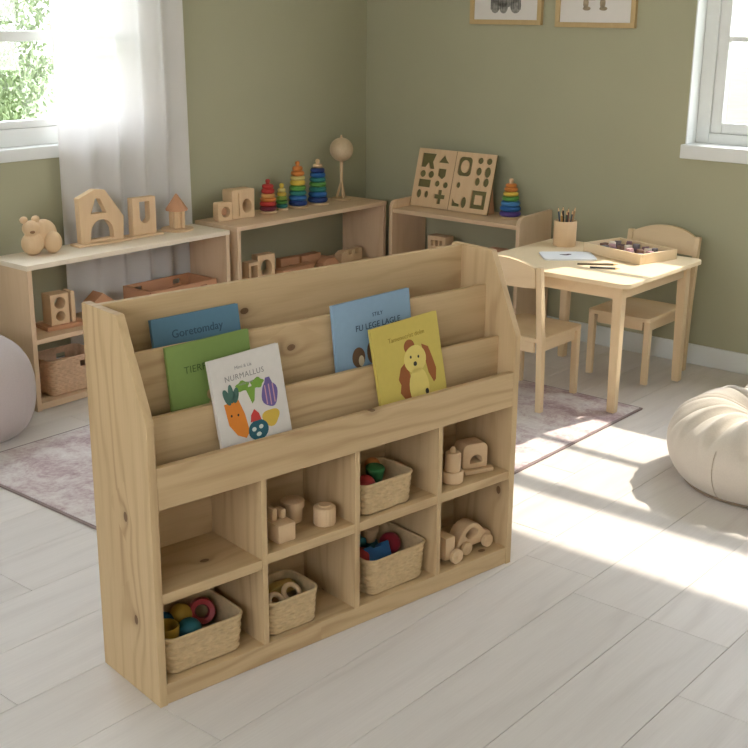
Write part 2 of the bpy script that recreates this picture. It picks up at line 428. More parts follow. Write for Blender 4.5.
# ------------------------------------------------------------------ rug
def rug_mat():
    m, t, b = base('rug_pile', .95, .1); L = t.links.new
    c = t.nodes.new('ShaderNodeTexCoord')
    n1 = N(t, 'ShaderNodeTexNoise', Scale=8.5, Detail=9.0, Roughness=.78, Distortion=.5); L(c.outputs['Object'], n1.inputs['Vector'])
    n2 = N(t, 'ShaderNodeTexNoise', Scale=80, Detail=3.0); L(c.outputs['Object'], n2.inputs['Vector'])
    mp = t.nodes.new('ShaderNodeMapping'); mp.inputs['Scale'].default_value = (9, 2.2, 1); L(c.outputs['Object'], mp.inputs['Vector'])
    n3 = N(t, 'ShaderNodeTexNoise', Scale=1.0, Detail=5.0); L(mp.outputs[0], n3.inputs['Vector'])
    f = math_(t, 'ADD', math_(t, 'MULTIPLY', n1.outputs['Fac'], .62), math_(t, 'MULTIPLY', n3.outputs['Fac'], .28))
    f = math_(t, 'ADD', f, math_(t, 'MULTIPLY', n2.outputs['Fac'], .14))
    r = t.nodes.new('ShaderNodeValToRGB'); e = r.color_ramp.elements
    e[0].position = .40; e[0].color = S2L((170, 144, 145)); e[1].position = .64; e[1].color = S2L((228, 220, 214))
    q = e.new(.48); q.color = S2L((198, 176, 175)); q = e.new(.55); q.color = S2L((216, 204, 199))
    L(f, r.inputs['Fac']); L(r.outputs[0], b.inputs['Base Color'])
    bp = N(t, 'ShaderNodeBump', Strength=.5, Distance=.004); L(n2.outputs['Fac'], bp.inputs['Height']); L(bp.outputs[0], b.inputs['Normal'])
    return m
rg = thing('area_rug', 'faded mauve and cream distressed rug spread under the play table and shelves', 'rug', (-1.815, -1.350, 0))
mb = MB(); mb.box(-1.062, 1.062, -.737, .737, .0005, .009, bev=.002); obj('pile', mb, rug_mat(), rg, 40)
mb = MB()
for a in ((-1.072, -1.0621, -.747, .747), (1.0621, 1.072, -.747, .747), (-1.062, 1.062, -.747, -.7371), (-1.062, 1.062, .7371, .747)): mb.box(*a, .0003, .0075, bev=.002)
obj('bound_edge', mb, plain('rug_binding', (150, 132, 128), .9), rg)
RUGZ = .009

# ------------------------------------------------------------------ main book shelf
SA = -.16; SO = Vector((-3.3847, -2.2763, 0)); SE = Vector((cos(SA), sin(SA), 0)); SN = Vector((-sin(SA), cos(SA), 0))
def SP(u, d, z): return SO + u * SE + d * SN + Vector((0, 0, z))
SW, SD, SH = 1.1609, .2575, .9
bs = thing('book_display_shelf', 'pine front-facing book display shelf with eight cubbies in the foreground', 'bookshelf', SO, SA)
side = [(0, 0), (SD, 0), (SD, SH - .004), (SD - .004, SH), (SD - .150, SH), (SD - .156, SH - .002), (.003, .686), (0, .676)]
for x, of in ((0, (0, 0, 0)), (SW - .02, (.3, 2.2, .4))):
    mb = MB(); mb.prism(side, x, x + .02, 'yz', bev=.0015); obj('side_panel', mb, pine('z', of), bs)
mb = MB(); mb.box(.0202, SW - .0202, .216, .234, 0.001, .8975, bev=.0015); obj('back_panel', mb, pine('x', (1.3, 0, .63)), bs)
mb = MB(); mb.box(.0202, SW - .0202, .002, .2158, .001, .052, bev=.0015); obj('plinth_board', mb, pine('x', (.2, .5, 1), 'z'), bs)
CX = [.300, .585, .870]; cells = [(.0205, .292), (.308, .577), (.593, .862), (.878, SW - .0205)]
for i, (a, b) in enumerate(cells):
    mb = MB(); mb.box(a, b, .003, .2155, (.252 if i == 0 else .262), (.277 if i == 0 else .287), bev=.0012); obj('cubby_shelf', mb, pine('x', (.7 * i, .31 * i, .2), 'z'), bs)
for i, c in enumerate(CX):
    mb = MB(); mb.box(c - .0078, c + .0078, .002, .2155, .0522, .4818, bev=.001); obj('divider', mb, pine('z', (.4 + i * .7, .3, i)), bs)
mb = MB(); mb.box(.0202, SW - .0202, .0182, .2155, .4820, .497, bev=.001); obj('cubby_top_board', mb, pine('x', (.1, .9, .2)), bs)
tiers = [(.0005, .018, .479, .577, 'front_lip', (0, .2, .3)), (.062, .077, .4972, .668, 'display_rail', (.8, .3, .9)), (.117, .132, .4972, .803, 'display_rail', (1.9, .1, .35))]
for d0, d1, z0, z1, nm, of in tiers:
    mb = MB(); mb.box(.0202, SW - .0202, d0, d1, z0, z1, bev=.002); obj(nm, mb, pine('x', of), bs)
mb = MB(); mb.box(.0203, SW - .0203, .1322, .2155, .60, .614); obj('pocket_floor', mb, pine('x', (1, 1, 1)), bs)

# ------------------------------------------------------------------ books
paper_m = plain('page_paper', (235, 228, 212), .8)
def lin(name, rgb, r=.6): return plain(name, rgb, r, .02, 60)
def book(label, u0, u1, dbot, zbot, h, lean, col, th=.011, tilt=0):
    wd = u1 - u0
    b = thing('picture_book', label, 'book', SP(u0, dbot, zbot), SA, 'picture books in the display shelf', rx=-lean)
    b.rotation_mode = 'YXZ'; b.rotation_euler = (-lean, -radians(tilt), SA)
    mb = MB(); mb.box(0, wd, 0, .0018, 0, h, bev=.0006); mb.box(0, wd, th - .0018, th, 0, h, bev=.0006); mb.box(0, .0018, .0016, th - .0016, 0, h)
    obj('book_cover', mb, col, b)
    mb = MB(); mb.box(.002, wd - .003, .0019, th - .0019, .003, h - .003); obj('page_block', mb, paper_m, b)
    return b, wd, h
def art(b, name, polys, mat, lift=0.0):
    mb = MB()
    for p in polys: mb.prism(p, -.0004 - lift, .0003 - lift, 'xz')
    return obj(name, mb, mat, b)
def text(b, name, txt, x, z, size, mat, space=1.0, lift=0):
    mb = MB(); mb.text(txt, size, 'xz', .0004, -.0003 - lift, Matrix.Translation((x, 0, z)), space=space); return obj(name, mb, mat, b)
def blob(cx, cz, rx, rz, n=22, wob=0, k=3, ph=0, rot=0):
    P = []
    for i in range(n):
        a = 2 * pi * i / n; w = 1 + wob * sin(k * a + ph); x = rx * w * cos(a); z = rz * w * sin(a)
        P.append((cx + x * cos(rot) - z * sin(rot), cz + x * sin(rot) + z * cos(rot)))
    return P
ink = lin('ink_grey', (96, 92, 92)); inkd = lin('ink_dark', (52, 70, 88))
# blue, back pocket
lb = .13
b, wd, h = book('dark blue picture book at the back left of the display shelf', .142, .380, .166, .6165, .232, .150, lin('blue_cover', (94, 130, 150)), tilt=1)
text(b, 'title_lettering', 'Goretomday', wd * .50, h - .050, .027, lin('navy_ink', (58, 86, 106)))
# green, middle pocket
b, wd, h = book('green picture book in the middle left, partly behind the white one', .127, .349, .079, .4990, .308, .083, lin('green_cover', (126, 148, 80)), th=.010, tilt=2)
text(b, 'title_lettering', 'TIERFREUNDE', wd * .52, h - .068, .023, lin('dark_green_ink', (78, 98, 50)), 1.05)
art(b, 'cover_picture', [blob(wd * .55, h - .165, .028, .034, wob=.08), blob(wd * .46, h - .128, .009, .012), blob(wd * .66, h - .130, .009, .012), blob(wd * .55, h - .215, .034, .05)], lin('tan_print', (176, 148, 100)))
# white, front pocket
b, wd, h = book('white picture book with a ring of painted vegetables on its cover', .214, .410, .0205, .4995, .272, .165, lin('white_cover', (214, 206, 196)), tilt=3.2)
text(b, 'subtitle_lettering', 'Mimi & Lia', wd * .46, h - .033, .011, lin('soft_grey_ink', (150, 144, 140)))
text(b, 'title_lettering', 'NURMALLUS', wd * .46, h - .056, .018, lin('grey_ink', (140, 134, 128)), 1.1)
text(b, 'small_lettering', 'malika sante', wd * .46, h - .072, .008, lin('soft_grey_ink', (150, 144, 140)))
cx, cz = wd * .50, h - .133
art(b, 'carrot_print', [[(cx - .075, cz + .028), (cx - .035, cz + .030), (cx - .024, cz - .005), (cx - .018, cz - .050), (cx - .030, cz - .062), (cx - .052, cz - .050), (cx - .070, cz - .022)]], lin('carrot_orange', (214, 128, 44)))
art(b, 'leaf_print', [blob(cx - .064, cz + .042, .008, .020, rot=.3), blob(cx - .052, cz + .048, .007, .022), blob(cx - .040, cz + .042, .008, .018, rot=-.3)], lin('teal_leaf', (72, 104, 92)), .0001)
art(b, 'eye_print', [blob(cx - .060, cz - .002, .0025, .003), blob(cx - .042, cz - .004, .0025, .003)], lin('ink_black', (50, 44, 40)), .0004)
art(b, 'sprout_print', [blob(cx - .018, cz + .058, .018, .012, wob=.15, k=5), blob(cx + .022, cz + .056, .018, .012, wob=.15, k=5, ph=1), [(cx - .012, cz + .052), (cx + .016, cz + .052), (cx + .008, cz + .018), (cx + .001, cz + .012)]], lin('sprout_green', (120, 156, 62)))
art(b, 'bag_print', [blob(cx + .052, cz + .022, .023, .030, wob=.06, k=4), [(cx + .040, cz + .045), (cx + .064, cz + .045), (cx + .058, cz + .062), (cx + .046, cz + .062)]], lin('bag_violet', (112, 96, 148)))
art(b, 'bag_stripe_print', [rect(cx + .040, cx + .043, cz, cz + .045), rect(cx + .051, cx + .054, cz - .004, cz + .046), rect(cx + .062, cx + .065, cz, cz + .045)], lin('bag_pink', (196, 150, 160)), .0002)
art(b, 'pear_print', [blob(cx + .046, cz - .032, .024, .020, wob=.12, k=3)], lin('pear_yellow', (206, 172, 70)))
art(b, 'ball_print', [blob(cx + .006, cz - .052, .028, .024)], lin('ball_teal', (44, 92, 104)), .0002)
art(b, 'ball_dot_print', [blob(cx - .006, cz - .048, .006, .005), blob(cx + .014, cz - .046, .006, .005), blob(cx + .005, cz - .062, .007, .005)], lin('dot_cream', (206, 214, 204)), .0005)
art(b, 'cap_print', [[(cx - .012, cz - .030), (cx + .018, cz - .030), (cx + .014, cz - .014), (cx + .003, cz - .002), (cx - .008, cz - .014)]], lin('cap_red', (196, 64, 58)), .0003)
# light blue, middle pocket right
b, wd, h = book('light blue picture book behind the yellow one', .600, .856, .079, .4990, .330, .083, lin('sky_cover', (138, 164, 184)), th=.010, tilt=2.2)
text(b, 'series_lettering', 'STILY', wd * .56, h - .050, .014, inkd, 1.05)
text(b, 'title_lettering', 'FU LEGE LAGLE', wd * .56, h - .079, .022, inkd)
art(b, 'animal_print', [blob(wd * .28, h - .145, .021, .026), blob(wd * .46, h - .140, .018, .030)], lin('brown_print', (104, 78, 56)))
art(b, 'animal_light_print', [blob(wd * .31, h - .155, .009, .014)], lin('pale_print', (214, 196, 160)), .0002)
# yellow, front pocket right
b, wd, h = book('yellow picture book with a brown-eared dog on its cover', .692, .920, .0205, .4995, .266, .165, lin('yellow_cover', (202, 180, 90)), tilt=3.6)
text(b, 'title_lettering', 'Tamenucrist dolm', wd * .5, h - .047, .017, lin('olive_ink', (150, 128, 40)))
cx, cz = wd * .58, h - .106
art(b, 'ear_print', [blob(cx - .014, cz + .036, .018, .018), [(cx - .032, cz - .0), (cx - .052, cz - .012), (cx - .064, cz - .040), (cx - .058, cz - .055), (cx - .064, cz - .075), (cx - .050, cz - .095), (cx - .040, cz - .120), (cx - .022, cz - .120), (cx - .020, cz - .06), (cx - .026, cz - .02)],
    [(cx + .028, cz + .034), (cx + .050, cz + .022), (cx + .060, cz - .010), (cx + .068, cz - .040), (cx + .062, cz - .068), (cx + .054, cz - .074), (cx + .040, cz - .045), (cx + .036, cz - .02)]], lin('ear_brown', (150, 88, 44)))
art(b, 'dog_print', [blob(cx, cz, .038, .036), blob(cx + .002, cz - .075, .034, .052)], lin('dog_cream', (222, 200, 112)), .0002)
for nm, p in (('eye_print', blob(cx - .014, cz + .008, .003, .004)), ('eye_print', blob(cx + .012, cz + .004, .003, .004)), ('nose_print', blob(cx - .002, cz - .012, .006, .006)), ('spot_print', blob(cx + .026, cz - .092, .006, .008))):
    art(b, nm, [p], lin('ink_black', (50, 44, 40)), .0005)

# ------------------------------------------------------------------ baskets
wick = plain('wicker', (204, 176, 134), .8, .10, 60); wick2 = plain('wicker_rosy', (212, 176, 144), .8, .10, 60)
def rr_path(w, d, r, n):
    """n points round a rounded rectangle centred on 0, evenly spaced, with outward normals"""
    P = rrect(-w / 2, w / 2, -d / 2, d / 2, r, 8); L = [0]
    for i in range(len(P)): a = P[i]; b = P[(i + 1) % len(P)]; L.append(L[-1] + math.hypot(b[0] - a[0], b[1] - a[1]))
    out = []
    j = 0
    for k in range(n):
        s = L[-1] * k / n
        while L[j + 1] < s: j += 1
        f = (s - L[j]) / max(1e-9, L[j + 1] - L[j]); a = P[j]; b = P[(j + 1) % len(P)]
        out.append((a[0] + (b[0] - a[0]) * f, a[1] + (b[1] - a[1]) * f))
    res = []
    for k in range(n):
        a = out[k - 1]; b = out[(k + 1) % n]; tx, ty = b[0] - a[0], b[1] - a[1]; l = math.hypot(tx, ty) or 1
        res.append((out[k][0], out[k][1], ty / l, -tx / l))
    return res
def basket(label, loc, rz, w, d, h, mat=wick, group='woven baskets in the cubbies', pitch=.017, slot=None, name='woven_basket'):
    t = thing(name, label, 'basket', loc, rz, group)
    nw = max(16, int(2 * (w + d) / pitch)); nw += nw % 2; n = nw * 4
    rows = max(5, int(h / .0088)); m = 4; taper = .93
    path = rr_path(w - .008, d - .008, .028, n)
    mb = MB(); grid = []
    for i in range(rows * m + 1):
        z = .002 + (h - .006) * i / (rows * m); rr = i // m; fr = (i % m) / m
        env = sin(pi * fr) ** .7 if fr > 0 else 0; tp = taper + (1 - taper) * z / h; ring = []
        for k, (x, y, nx, ny) in enumerate(path):
            a = .0019 * env * (1 + .8 * cos(pi * k / 4 + pi * (rr % 2)))
            ring.append(mb.bm.verts.new((x * tp + nx * a, y * tp + ny * a, z)))
        grid.append(ring)
    def skip(i, k):
        if not slot: return False
        z = .002 + (h - .006) * (i + .5) / (rows * m); x, y, nx, ny = path[k]
        return slot[1] < z < slot[2] and abs(x - slot[3]) < slot[0] and abs(ny) > .9
    for i in range(rows * m):
        for k in range(n):
            if skip(i, k): continue
            mb.bm.faces.new((grid[i][k], grid[i][(k + 1) % n], grid[i + 1][(k + 1) % n], grid[i + 1][k]))
    inner = []
    for z in (h - .004, .006):
        tp = taper + (1 - taper) * z / h
        inner.append([mb.bm.verts.new((x * tp - nx * .003, y * tp - ny * .003, z)) for x, y, nx, ny in path])
    if slot:
        # inner wall in bands so the handle slot stays open
        zs = [.006, slot[1], slot[2], h - .004]; bands = []
        for z in zs:
            tp = taper + (1 - taper) * z / h
            bands.append([mb.bm.verts.new((x * tp - nx * .003, y * tp - ny * .003, z)) for x, y, nx, ny in path])
        for i in range(3):
            for k in range(n):
                x, y, nx, ny = path[k]
                if i == 1 and abs(x - slot[3]) < slot[0] and abs(ny) > .9: continue
                mb.bm.faces.new((bands[i][k], bands[i][(k + 1) % n], bands[i + 1][(k + 1) % n], bands[i + 1][k]))
    else:
        for k in range(n): mb.bm.faces.new((inner[0][k], inner[0][(k + 1) % n], inner[1][(k + 1) % n], inner[1][k]))
    mb.bm.faces.new(inner[1]); mb.bm.faces.new(grid[0])
    o = obj('woven_wall', mb, mat, t, 60)
    mb = MB(); rs = 8; ringv = []
    for x, y, nx, ny in path:
        ringv.append([mb.bm.verts.new((x + nx * .0038 * cos(2 * pi * q / rs), y + ny * .0038 * cos(2 * pi * q / rs), h - .004 + .0042 * sin(2 * pi * q / rs))) for q in range(rs)])
    for k in range(n):
        for q in range(rs): mb.bm.faces.new((ringv[k][q], ringv[(k + 1) % n][q], ringv[(k + 1) % n][(q + 1) % rs], ringv[k][(q + 1) % rs]))
    obj('rim', mb, mat, t, 60)
    return t
Z0, Z1 = .0525, .2875
basket('large woven basket of coloured cups in the bottom left cubby', SP(.144, .104, Z0), SA, .224, .178, .096)
basket('small woven basket of wooden rings in the second bottom cubby', SP(.397, .082, Z0), SA, .166, .142, .092)
basket('woven basket of red and blue toys in the third bottom cubby', SP(.742, .104, Z0), SA + .03, .218, .182, .104)
basket('woven basket holding a red ball, in the third upper cubby', SP(.704, .084, Z1), SA + .02, .190, .142, .086)

# toys in baskets
def simple(name, label, cat, mb, mat, loc, rz=0, group=None, rx=0, sm=40):
    o = obj(name, mb, mat, None, sm); o.location = loc; o.rotation_euler = (rx, 0, rz); return tag(o, label, cat, group)
red = plain('toy_red', (178, 44, 44), .45); yel = plain('toy_yellow', (204, 160, 52), .45); blu = plain('toy_blue', (34, 92, 150), .45)
teal = plain('toy_teal', (40, 112, 122), .45); grn = plain('toy_green', (58, 132, 76), .45); org = plain('toy_orange', (206, 124, 58), .45)
dkb = plain('toy_dark_blue', (30, 64, 104), .45); mauve = plain('toy_mauve', (116, 76, 72), .55); woodt = beech('z')
def cup(r, h, seg=28):
    m = MB(); m.lathe([(0, 0), (r * .86, 0), (r * .9, .003), (r, h), (r * .97, h + .0015), (r * .9, h), (r * .8, .006), (0, .006)], seg); return m
G1 = 'toys in the bottom left basket'
simple('toy_cup', 'yellow round cup at the front left of the bottom left basket', 'cup', cup(.032, .055), yel, SP(.078, .095, .087), group=G1)
simple('toy_ball', 'teal ball at the front of the bottom left basket', 'ball', MB().ball((0, 0, 0), .030), teal, SP(.138, .088, .112), group=G1)
simple('toy_ball', 'yellow ball behind the teal one in the bottom left basket', 'ball', MB().ball((0, 0, 0), .028), yel, SP(.150, .146, .124), group=G1)
simple('toy_ball', 'dark blue ball at the back left of the bottom left basket', 'ball', MB().ball((0, 0, 0), .030), plain('toy_blue_green', (24, 82, 108), .45), SP(.104, .150, .112), group=G1)
m = MB(); m.lathe([(.018, -.020), (.030, -.022), (.033, -.012), (.033, .012), (.030, .022), (.018, .020), (.015, .0)], 30, closed=True)
simple('toy_ring', 'thick red ring standing at the back right of the bottom left basket', 'ring', m, red, SP(.203, .136, .120), SA - .5, G1, rx=radians(68))
simple('toy_ball', 'blue ball low at the back right of the bottom left basket', 'ball', MB().ball((0, 0, 0), .022), dkb, SP(.205, .080, .085), group=G1)
G2 = 'toys in the small basket of rings'
def ring(R, r): m = MB(); m.torus((0, 0, 0), R, r, seg=32, rs=12); return m
simple('wooden_ring', 'pale wooden ring leaning at the front left of the small basket', 'ring', ring(.021, .0068), woodt, SP(.362, .048, .124), SA + .2, G2, rx=radians(48))
simple('wooden_ring', 'pale wooden ring leaning at the front right of the small basket', 'ring', ring(.021, .0068), woodt, SP(.420, .062, .126), SA - .1, G2, rx=radians(48))
m = MB(); m.prism([(-.045, 0), (.045, 0), (.050, .022), (.0, .030), (-.050, .022)], -.014, .014, 'xz', bev=.004)
simple('wooden_block', 'yellow boat-shaped block lying across the small basket of rings', 'toy block', m, plain('toy_mustard', (206, 168, 86), .5), SP(.405, .100, .112), SA + .1, G2)
simple('wooden_block', 'brown rounded block at the back of the small basket of rings', 'toy block', MB().ball((0, 0, 0), .026, sc=(1.3, .8, .9)), mauve, SP(.372, .118, .108), SA, G2)
simple('wooden_bead', 'yellow bead at the left rim of the small basket of rings', 'bead', MB().ball((0, 0, 0), .017, sc=(1, 1, 1.4)), plain('toy_mustard', (206, 168, 86), .5), SP(.342, .084, .118), SA, G2)
G3 = 'toys in the basket of red and blue toys'
m = MB(); m.prism([(-.034, -.028), (.034, -.028), (.044, .026), (.018, .026), (.012, .018), (-.012, .018), (-.018, .026), (-.044, .026)], -.016, .016, 'xz', bev=.004)
simple('toy_block', 'blue notched block in the middle of the third bottom basket', 'toy block', m, blu, SP(.722, .085, .128), SA, G3, rx=radians(-35))
simple('toy_ball', 'red ball at the front left of the third bottom basket', 'ball', MB().ball((0, 0, 0), .028), red, SP(.680, .098, .128), group=G3)
simple('toy_ball', 'red ball at the right of the third bottom basket', 'ball', MB().ball((0, 0, 0), .030), plain('toy_crimson', (160, 34, 52), .45), SP(.800, .120, .126), group=G3)
simple('toy_block', 'teal wedge at the back of the third bottom basket', 'toy block', MB().prism([(-.03, -.02), (.03, -.02), (.03, .022), (-.02, .022)], -.016, .016, 'xz', bev=.004), teal, SP(.706, .158, .132), SA, G3)
m = MB(); m.cyl((0, 0, -.022), (0, 0, .022), .020, .026, 24, bev=.003)
simple('wooden_peg', 'natural wooden plug on top of the third bottom basket', 'toy peg', m, beech('z', (.3, .1, 0)), SP(.752, .152, .158), SA, G3, rx=.2)
simple('toy_ball', 'dark teal ball at the back of the third bottom basket', 'ball', MB().ball((0, 0, 0), .022), teal, SP(.775, .172, .11), group=G3)
G4 = 'toys in the upper basket'
simple('toy_ball', 'red ball at the front of the upper woven basket', 'ball', MB().ball((0, 0, 0), .029), red, SP(.668, .072, .345), group=G4)
m = MB(); m.cyl((0, 0, -.022), (0, 0, .020), .021, .026, 24, bev=.004)
simple('toy_peg', 'green peg at the right of the upper woven basket', 'toy peg', m, grn, SP(.724, .098, .358), SA, G4, rx=.1)
simple('toy_ball', 'orange ball behind the green peg in the upper woven basket', 'ball', MB().ball((0, 0, 0), .022), org, SP(.748, .136, .362), group=G4)
simple('toy_ball', 'mustard ball at the back left of the upper woven basket', 'ball', MB().ball((0, 0, 0), .022), yel, SP(.652, .134, .356), group=G4)

# toys standing in the cubbies
t = thing('wooden_boat_block', 'wooden block with a notched tower on its back, left in the second upper cubby', 'toy', SP(.384, .062, Z1), SA)
mb = MB(); mb.box(-.026, .026, -.035, .03, 0, .048, bev=.004); obj('block_base', mb, beech('y'), t, 40)
mb = MB(); mb.box(-.020, -.006, -.004, .026, .0481, .080, bev=.003); mb.box(.006, .020, -.004, .026, .0481, .072, bev=.003); obj('tower', mb, beech('z'), t, 40)
m = MB(); m.lathe([(0, 0), (.022, 0), (.024, .003), (.026, .038), (.030, .040), (.030, .056), (.027, .058), (0, .056)], 28)
simple('wooden_pot', 'small wooden pot with a wide collar, middle of the second upper cubby', 'toy pot', m, beech('z'), SP(.470, .120, Z1))
m = MB(); m.lathe([(0, 0), (.026, 0), (.028, .003), (.028, .044), (.026, .047), (.016, .049), (.015, .052), (0, .052)], 72, mod=lambda r, z, a: r * (1 + (.025 * sin(18 * a) if r > .025 else 0)))
simple('wooden_drum', 'small ribbed wooden drum at the right of the second upper cubby', 'toy drum', m, beech('z', (1, 0, 0)), SP(.522, .056, Z1))
t = thing('stacking_bottle', 'wooden peg stacked on a round base, left in the right upper cubby', 'toy', SP(.962, .048, Z1), SA)
mb = MB(); mb.lathe([(0, 0), (.026, 0), (.030, .004), (.031, .030), (.028, .034), (0, .034)], 28); obj('round_base', mb, beech('z'), t, 40)
mb = MB(); mb.lathe([(0, .0341), (.021, .0341), (.022, .037), (.022, .082), (.019, .086), (0, .086)], 28); obj('body', mb, beech('z', (0, 1, 0)), t, 40)
mb = MB(); mb.lathe([(0, .0861), (.008, .0861), (.009, .094), (.004, .102), (0, .103)], 20); obj('knob', mb, beech('z'), t, 40)
t = thing('toy_camper', 'wooden house-shaped vehicle with a dark arched opening in the right upper cubby', 'toy', SP(1.070, .086, Z1), SA - .25)
mb = MB(); mb.plate(rrect(-.040, .040, .0, .082, .018), [circ(.004, .030, .020, 14, .018, 0, pi) + [(-.016, .024), (.024, .024)]], .050, 'xz', 0); obj('body', mb, beech('x'), t, 40)
mb = MB(); mb.box(-.044, .050, -.045, -.026, 0, .012, bev=.003); obj('doorstep', mb, beech('x'), t, 40)
mb = MB(); mb.box(-.014, .022, .022, .026, .006, .05); obj('shade_sheet', mb, plain('shadow_brown', (110, 80, 56), .8), t)  # dark sheet behind the arch, its brown standing for the shade inside
# beetle car
def wheel(parent, x, y, z, r, th, mat, axis='y'):
    m = MB(); m.cyl((x, y - th / 2, z), (x, y + th / 2, z), r, seg=28, bev=.002); m.cyl((x, y - th / 2 - .002, z), (x, y - th / 2 + .001, z), r * .3, seg=14)
    return obj('wheel', m, mat, parent, 40)
t = thing('toy_car', 'rounded wooden beetle car with an oval window in the bottom right cubby', 'toy car', SP(1.060, .074, Z0), SA)
prof = [(-.062, .014), (.064, .014), (.070, .022), (.069, .034), (.060, .043), (.044, .048), (.032, .060), (.016, .076), (-.004, .083), (-.026, .080), (-.044, .068), (-.058, .048), (-.065, .028)]
mb = MB(); mb.plate(prof, [circ(-.008, .052, .024, 24, .015)], .046, 'xz', 0, bev=.003); obj('car_body', mb, beech('x'), t, 40)
for x in (-.040, .044):
    for y in (-.032, .032): wheel(t, x, y, .019, .019, .014, beech('y'))
t = thing('toy_truck', 'tall narrow wooden toy truck beside the divider in the bottom right cubby', 'toy truck', SP(.945, .056, Z0), SA)
mb = MB(); mb.box(-.018, .020, -.026, .026, .010, .078, bev=.007); obj('truck_body', mb, beech('z'), t, 40)
for x in (.014,):
    for y in (-.036, .036): wheel(t, x, y, .021, .021, .014, beech('y'))
wheel(t, -.012, .036, .014, .014, .014, beech('y'))
mb = MB(); mb.box(-.014, .034, -.024, .024, .012, .026, bev=.004)
simple('wooden_block', 'flat wooden block behind the beetle car in the bottom right cubby', 'toy block', MB().box(-.03, .03, -.014, .014, 0, .055, bev=.004), beech('x'), SP(1.0, .168, Z0), SA)

# ------------------------------------------------------------------ low shelves along the left wall
def cubby(label, x0, x1, d0, d1, h, top_m, axis='x', mid=None, group='low open shelves along the left wall', feet=0):
    t = thing('low_shelf', label, 'shelf', ((x0 + x1) / 2, 0, 0), 0, group); w = (x1 - x0) / 2
    mb = MB(); mb.box(-w - .002, w + .002, d0 - .002, d1, h - .020, h, bev=.002); obj('top_board', mb, top_m, t)
    for s in (-1, 1):
        a = -w if s < 0 else w - .021
        mb = MB(); mb.box(a, a + .021, d0, d1 - .001, 0, h - .0202, bev=.0015); obj('side_panel', mb, pale('z', (s, .3, 0)), t)
    mb = MB(); mb.box(-w + .0212, w - .0212, d0 + .001, d1 - .002, .004, .031, bev=.0015); obj('bottom_board', mb, pale('x', (0, .6, 0)), t)
    mb = MB(); mb.box(-w + .0212, w - .0212, d0 + .002, d1 - .002, .269, .289, bev=.0015); obj('middle_board', mb, pale('x', (0, .9, 0)), t)
    return t
cubby('low birch shelf with limed top standing under the curtain', -2.357, -1.311, -.3217, -.075, .584, whitetop('x'))
cubby('low birch shelf nearest the room corner, carrying stacking toys', -1.262, -.216, -.3217, -.040, .590, pale('x'))
ST, S2T = .5842, .5902

# carved squirrel
t = thing('wooden_animal', 'carved wooden squirrel-like animal with two round ears at the left end of the shelf', 'toy animal', (-2.185, -.155, ST), radians(-12))
mb = MB()
mb.ball((-.028, -.012, .046), .046, sc=(1.0, .85, 1.0)); mb.ball((-.034, -.020, .108), .034, sc=(1.05, .85, .95)); mb.ball((.030, .012, .075), .050, sc=(1.1, .75, 1.2))
mb.ball((.0, .0, .10), .034, sc=(1.1, .8, 1))
o = obj('body', mb, beech('z'), t)
md = o.modifiers.new('merge', 'REMESH'); md.mode = 'VOXEL'; md.voxel_size = .0035; md.use_smooth_shade = True
md = o.modifiers.new('soft', 'SMOOTH'); md.iterations = 8; md.factor = .5
mb = MB(); mb.ball((.052, -.020, .045), .040, sc=(.95, .72, 1.12)); obj('haunch', mb, beech('z', (0, .4, 0)), t, 180)
for x in (-.058, -.010): mb = MB(); mb.ball((x, -.014, .142), .0145, sc=(1.15, .8, 1.0)); obj('ear', mb, beech('z', (x, 0, 0)), t, 180)
mb = MB(); mb.ball((-.040, -.050, .098), .0075, sc=(1.4, .7, .8)); obj('nose', mb, plain('dark_wood', (150, 110, 76), .6), t, 180)

# letter-A tower
t = thing('toy_arch_house', 'wooden A-shaped block house with two openings on top of the left shelf', 'toy block', (-1.878, -.150, ST), radians(-4))
mb = MB(); mb.box(-.130, .128, -.040, .030, 0, .010, bev=.003); obj('base_plate', mb, beech('x'), t, 40)
outer = [(-.105, .0102), (.100, .0102), (.105, .105), (.020, .222), (-.030, .228), (-.108, .196)]
mb = MB(); mb.plate(outer, [[(-.052, .128), (.022, .128), (-.006, .188), (-.028, .190)], [(-.058, .022), (.052, .022)] + [(-.003 + .055 * cos(a), .040 + .062 * sin(a)) for a in [pi * k / 12 for k in range(13)]]], .034, 'xz', -.004, bev=.002)
obj('arch_block', mb, beech('z'), t, 40)
# U block
t = thing('toy_arch_block', 'upright wooden block with a U-shaped notch, between the A-house and the little tower', 'toy block', (-1.655, -.150, ST), radians(-3))
mb = MB(); mb.box(-.085, .085, -.036, .030, 0, .010, bev=.003); obj('base_plate', mb, beech('x'), t, 40)
mb = MB(); mb.plate(rect(-.062, .058, .0102, .168), [[(-.026, .150), (-.026, .095)] + [(.0 + .026 * cos(a), .085 + .026 * sin(a)) for a in [pi + pi * k / 10 for k in range(11)]] + [(.026, .150)]], .036, 'xz', -.002, bev=.002); obj('notched_block', mb, beech('z'), t, 40)
# little tower
t = thing('toy_tower', 'small wooden tower with a pointed cone roof at the right end of the left shelf', 'toy', (-1.462, -.150, ST), 0)
mb = MB(); mb.cyl((0, 0, 0), (0, 0, .010), .072, seg=36, bev=.002); obj('round_base', mb, beech('x'), t, 40)
mb = MB()
for a in range(4): mb.cyl((.026 * cos(a * pi / 2 + .6), .026 * sin(a * pi / 2 + .6), .0102), (.026 * cos(a * pi / 2 + .6), .026 * sin(a * pi / 2 + .6), .0878), .010, seg=14)
mb.cyl((0, 0, .0102), (0, 0, .0878), .019, seg=20); obj('tower_body', mb, beech('z'), t, 40)
mb = MB(); mb.lathe([(0, .088), (.048, .088), (.049, .094), (.004, .160), (0, .162)], 32); obj('cone_roof', mb, redbeech('z'), t, 60)

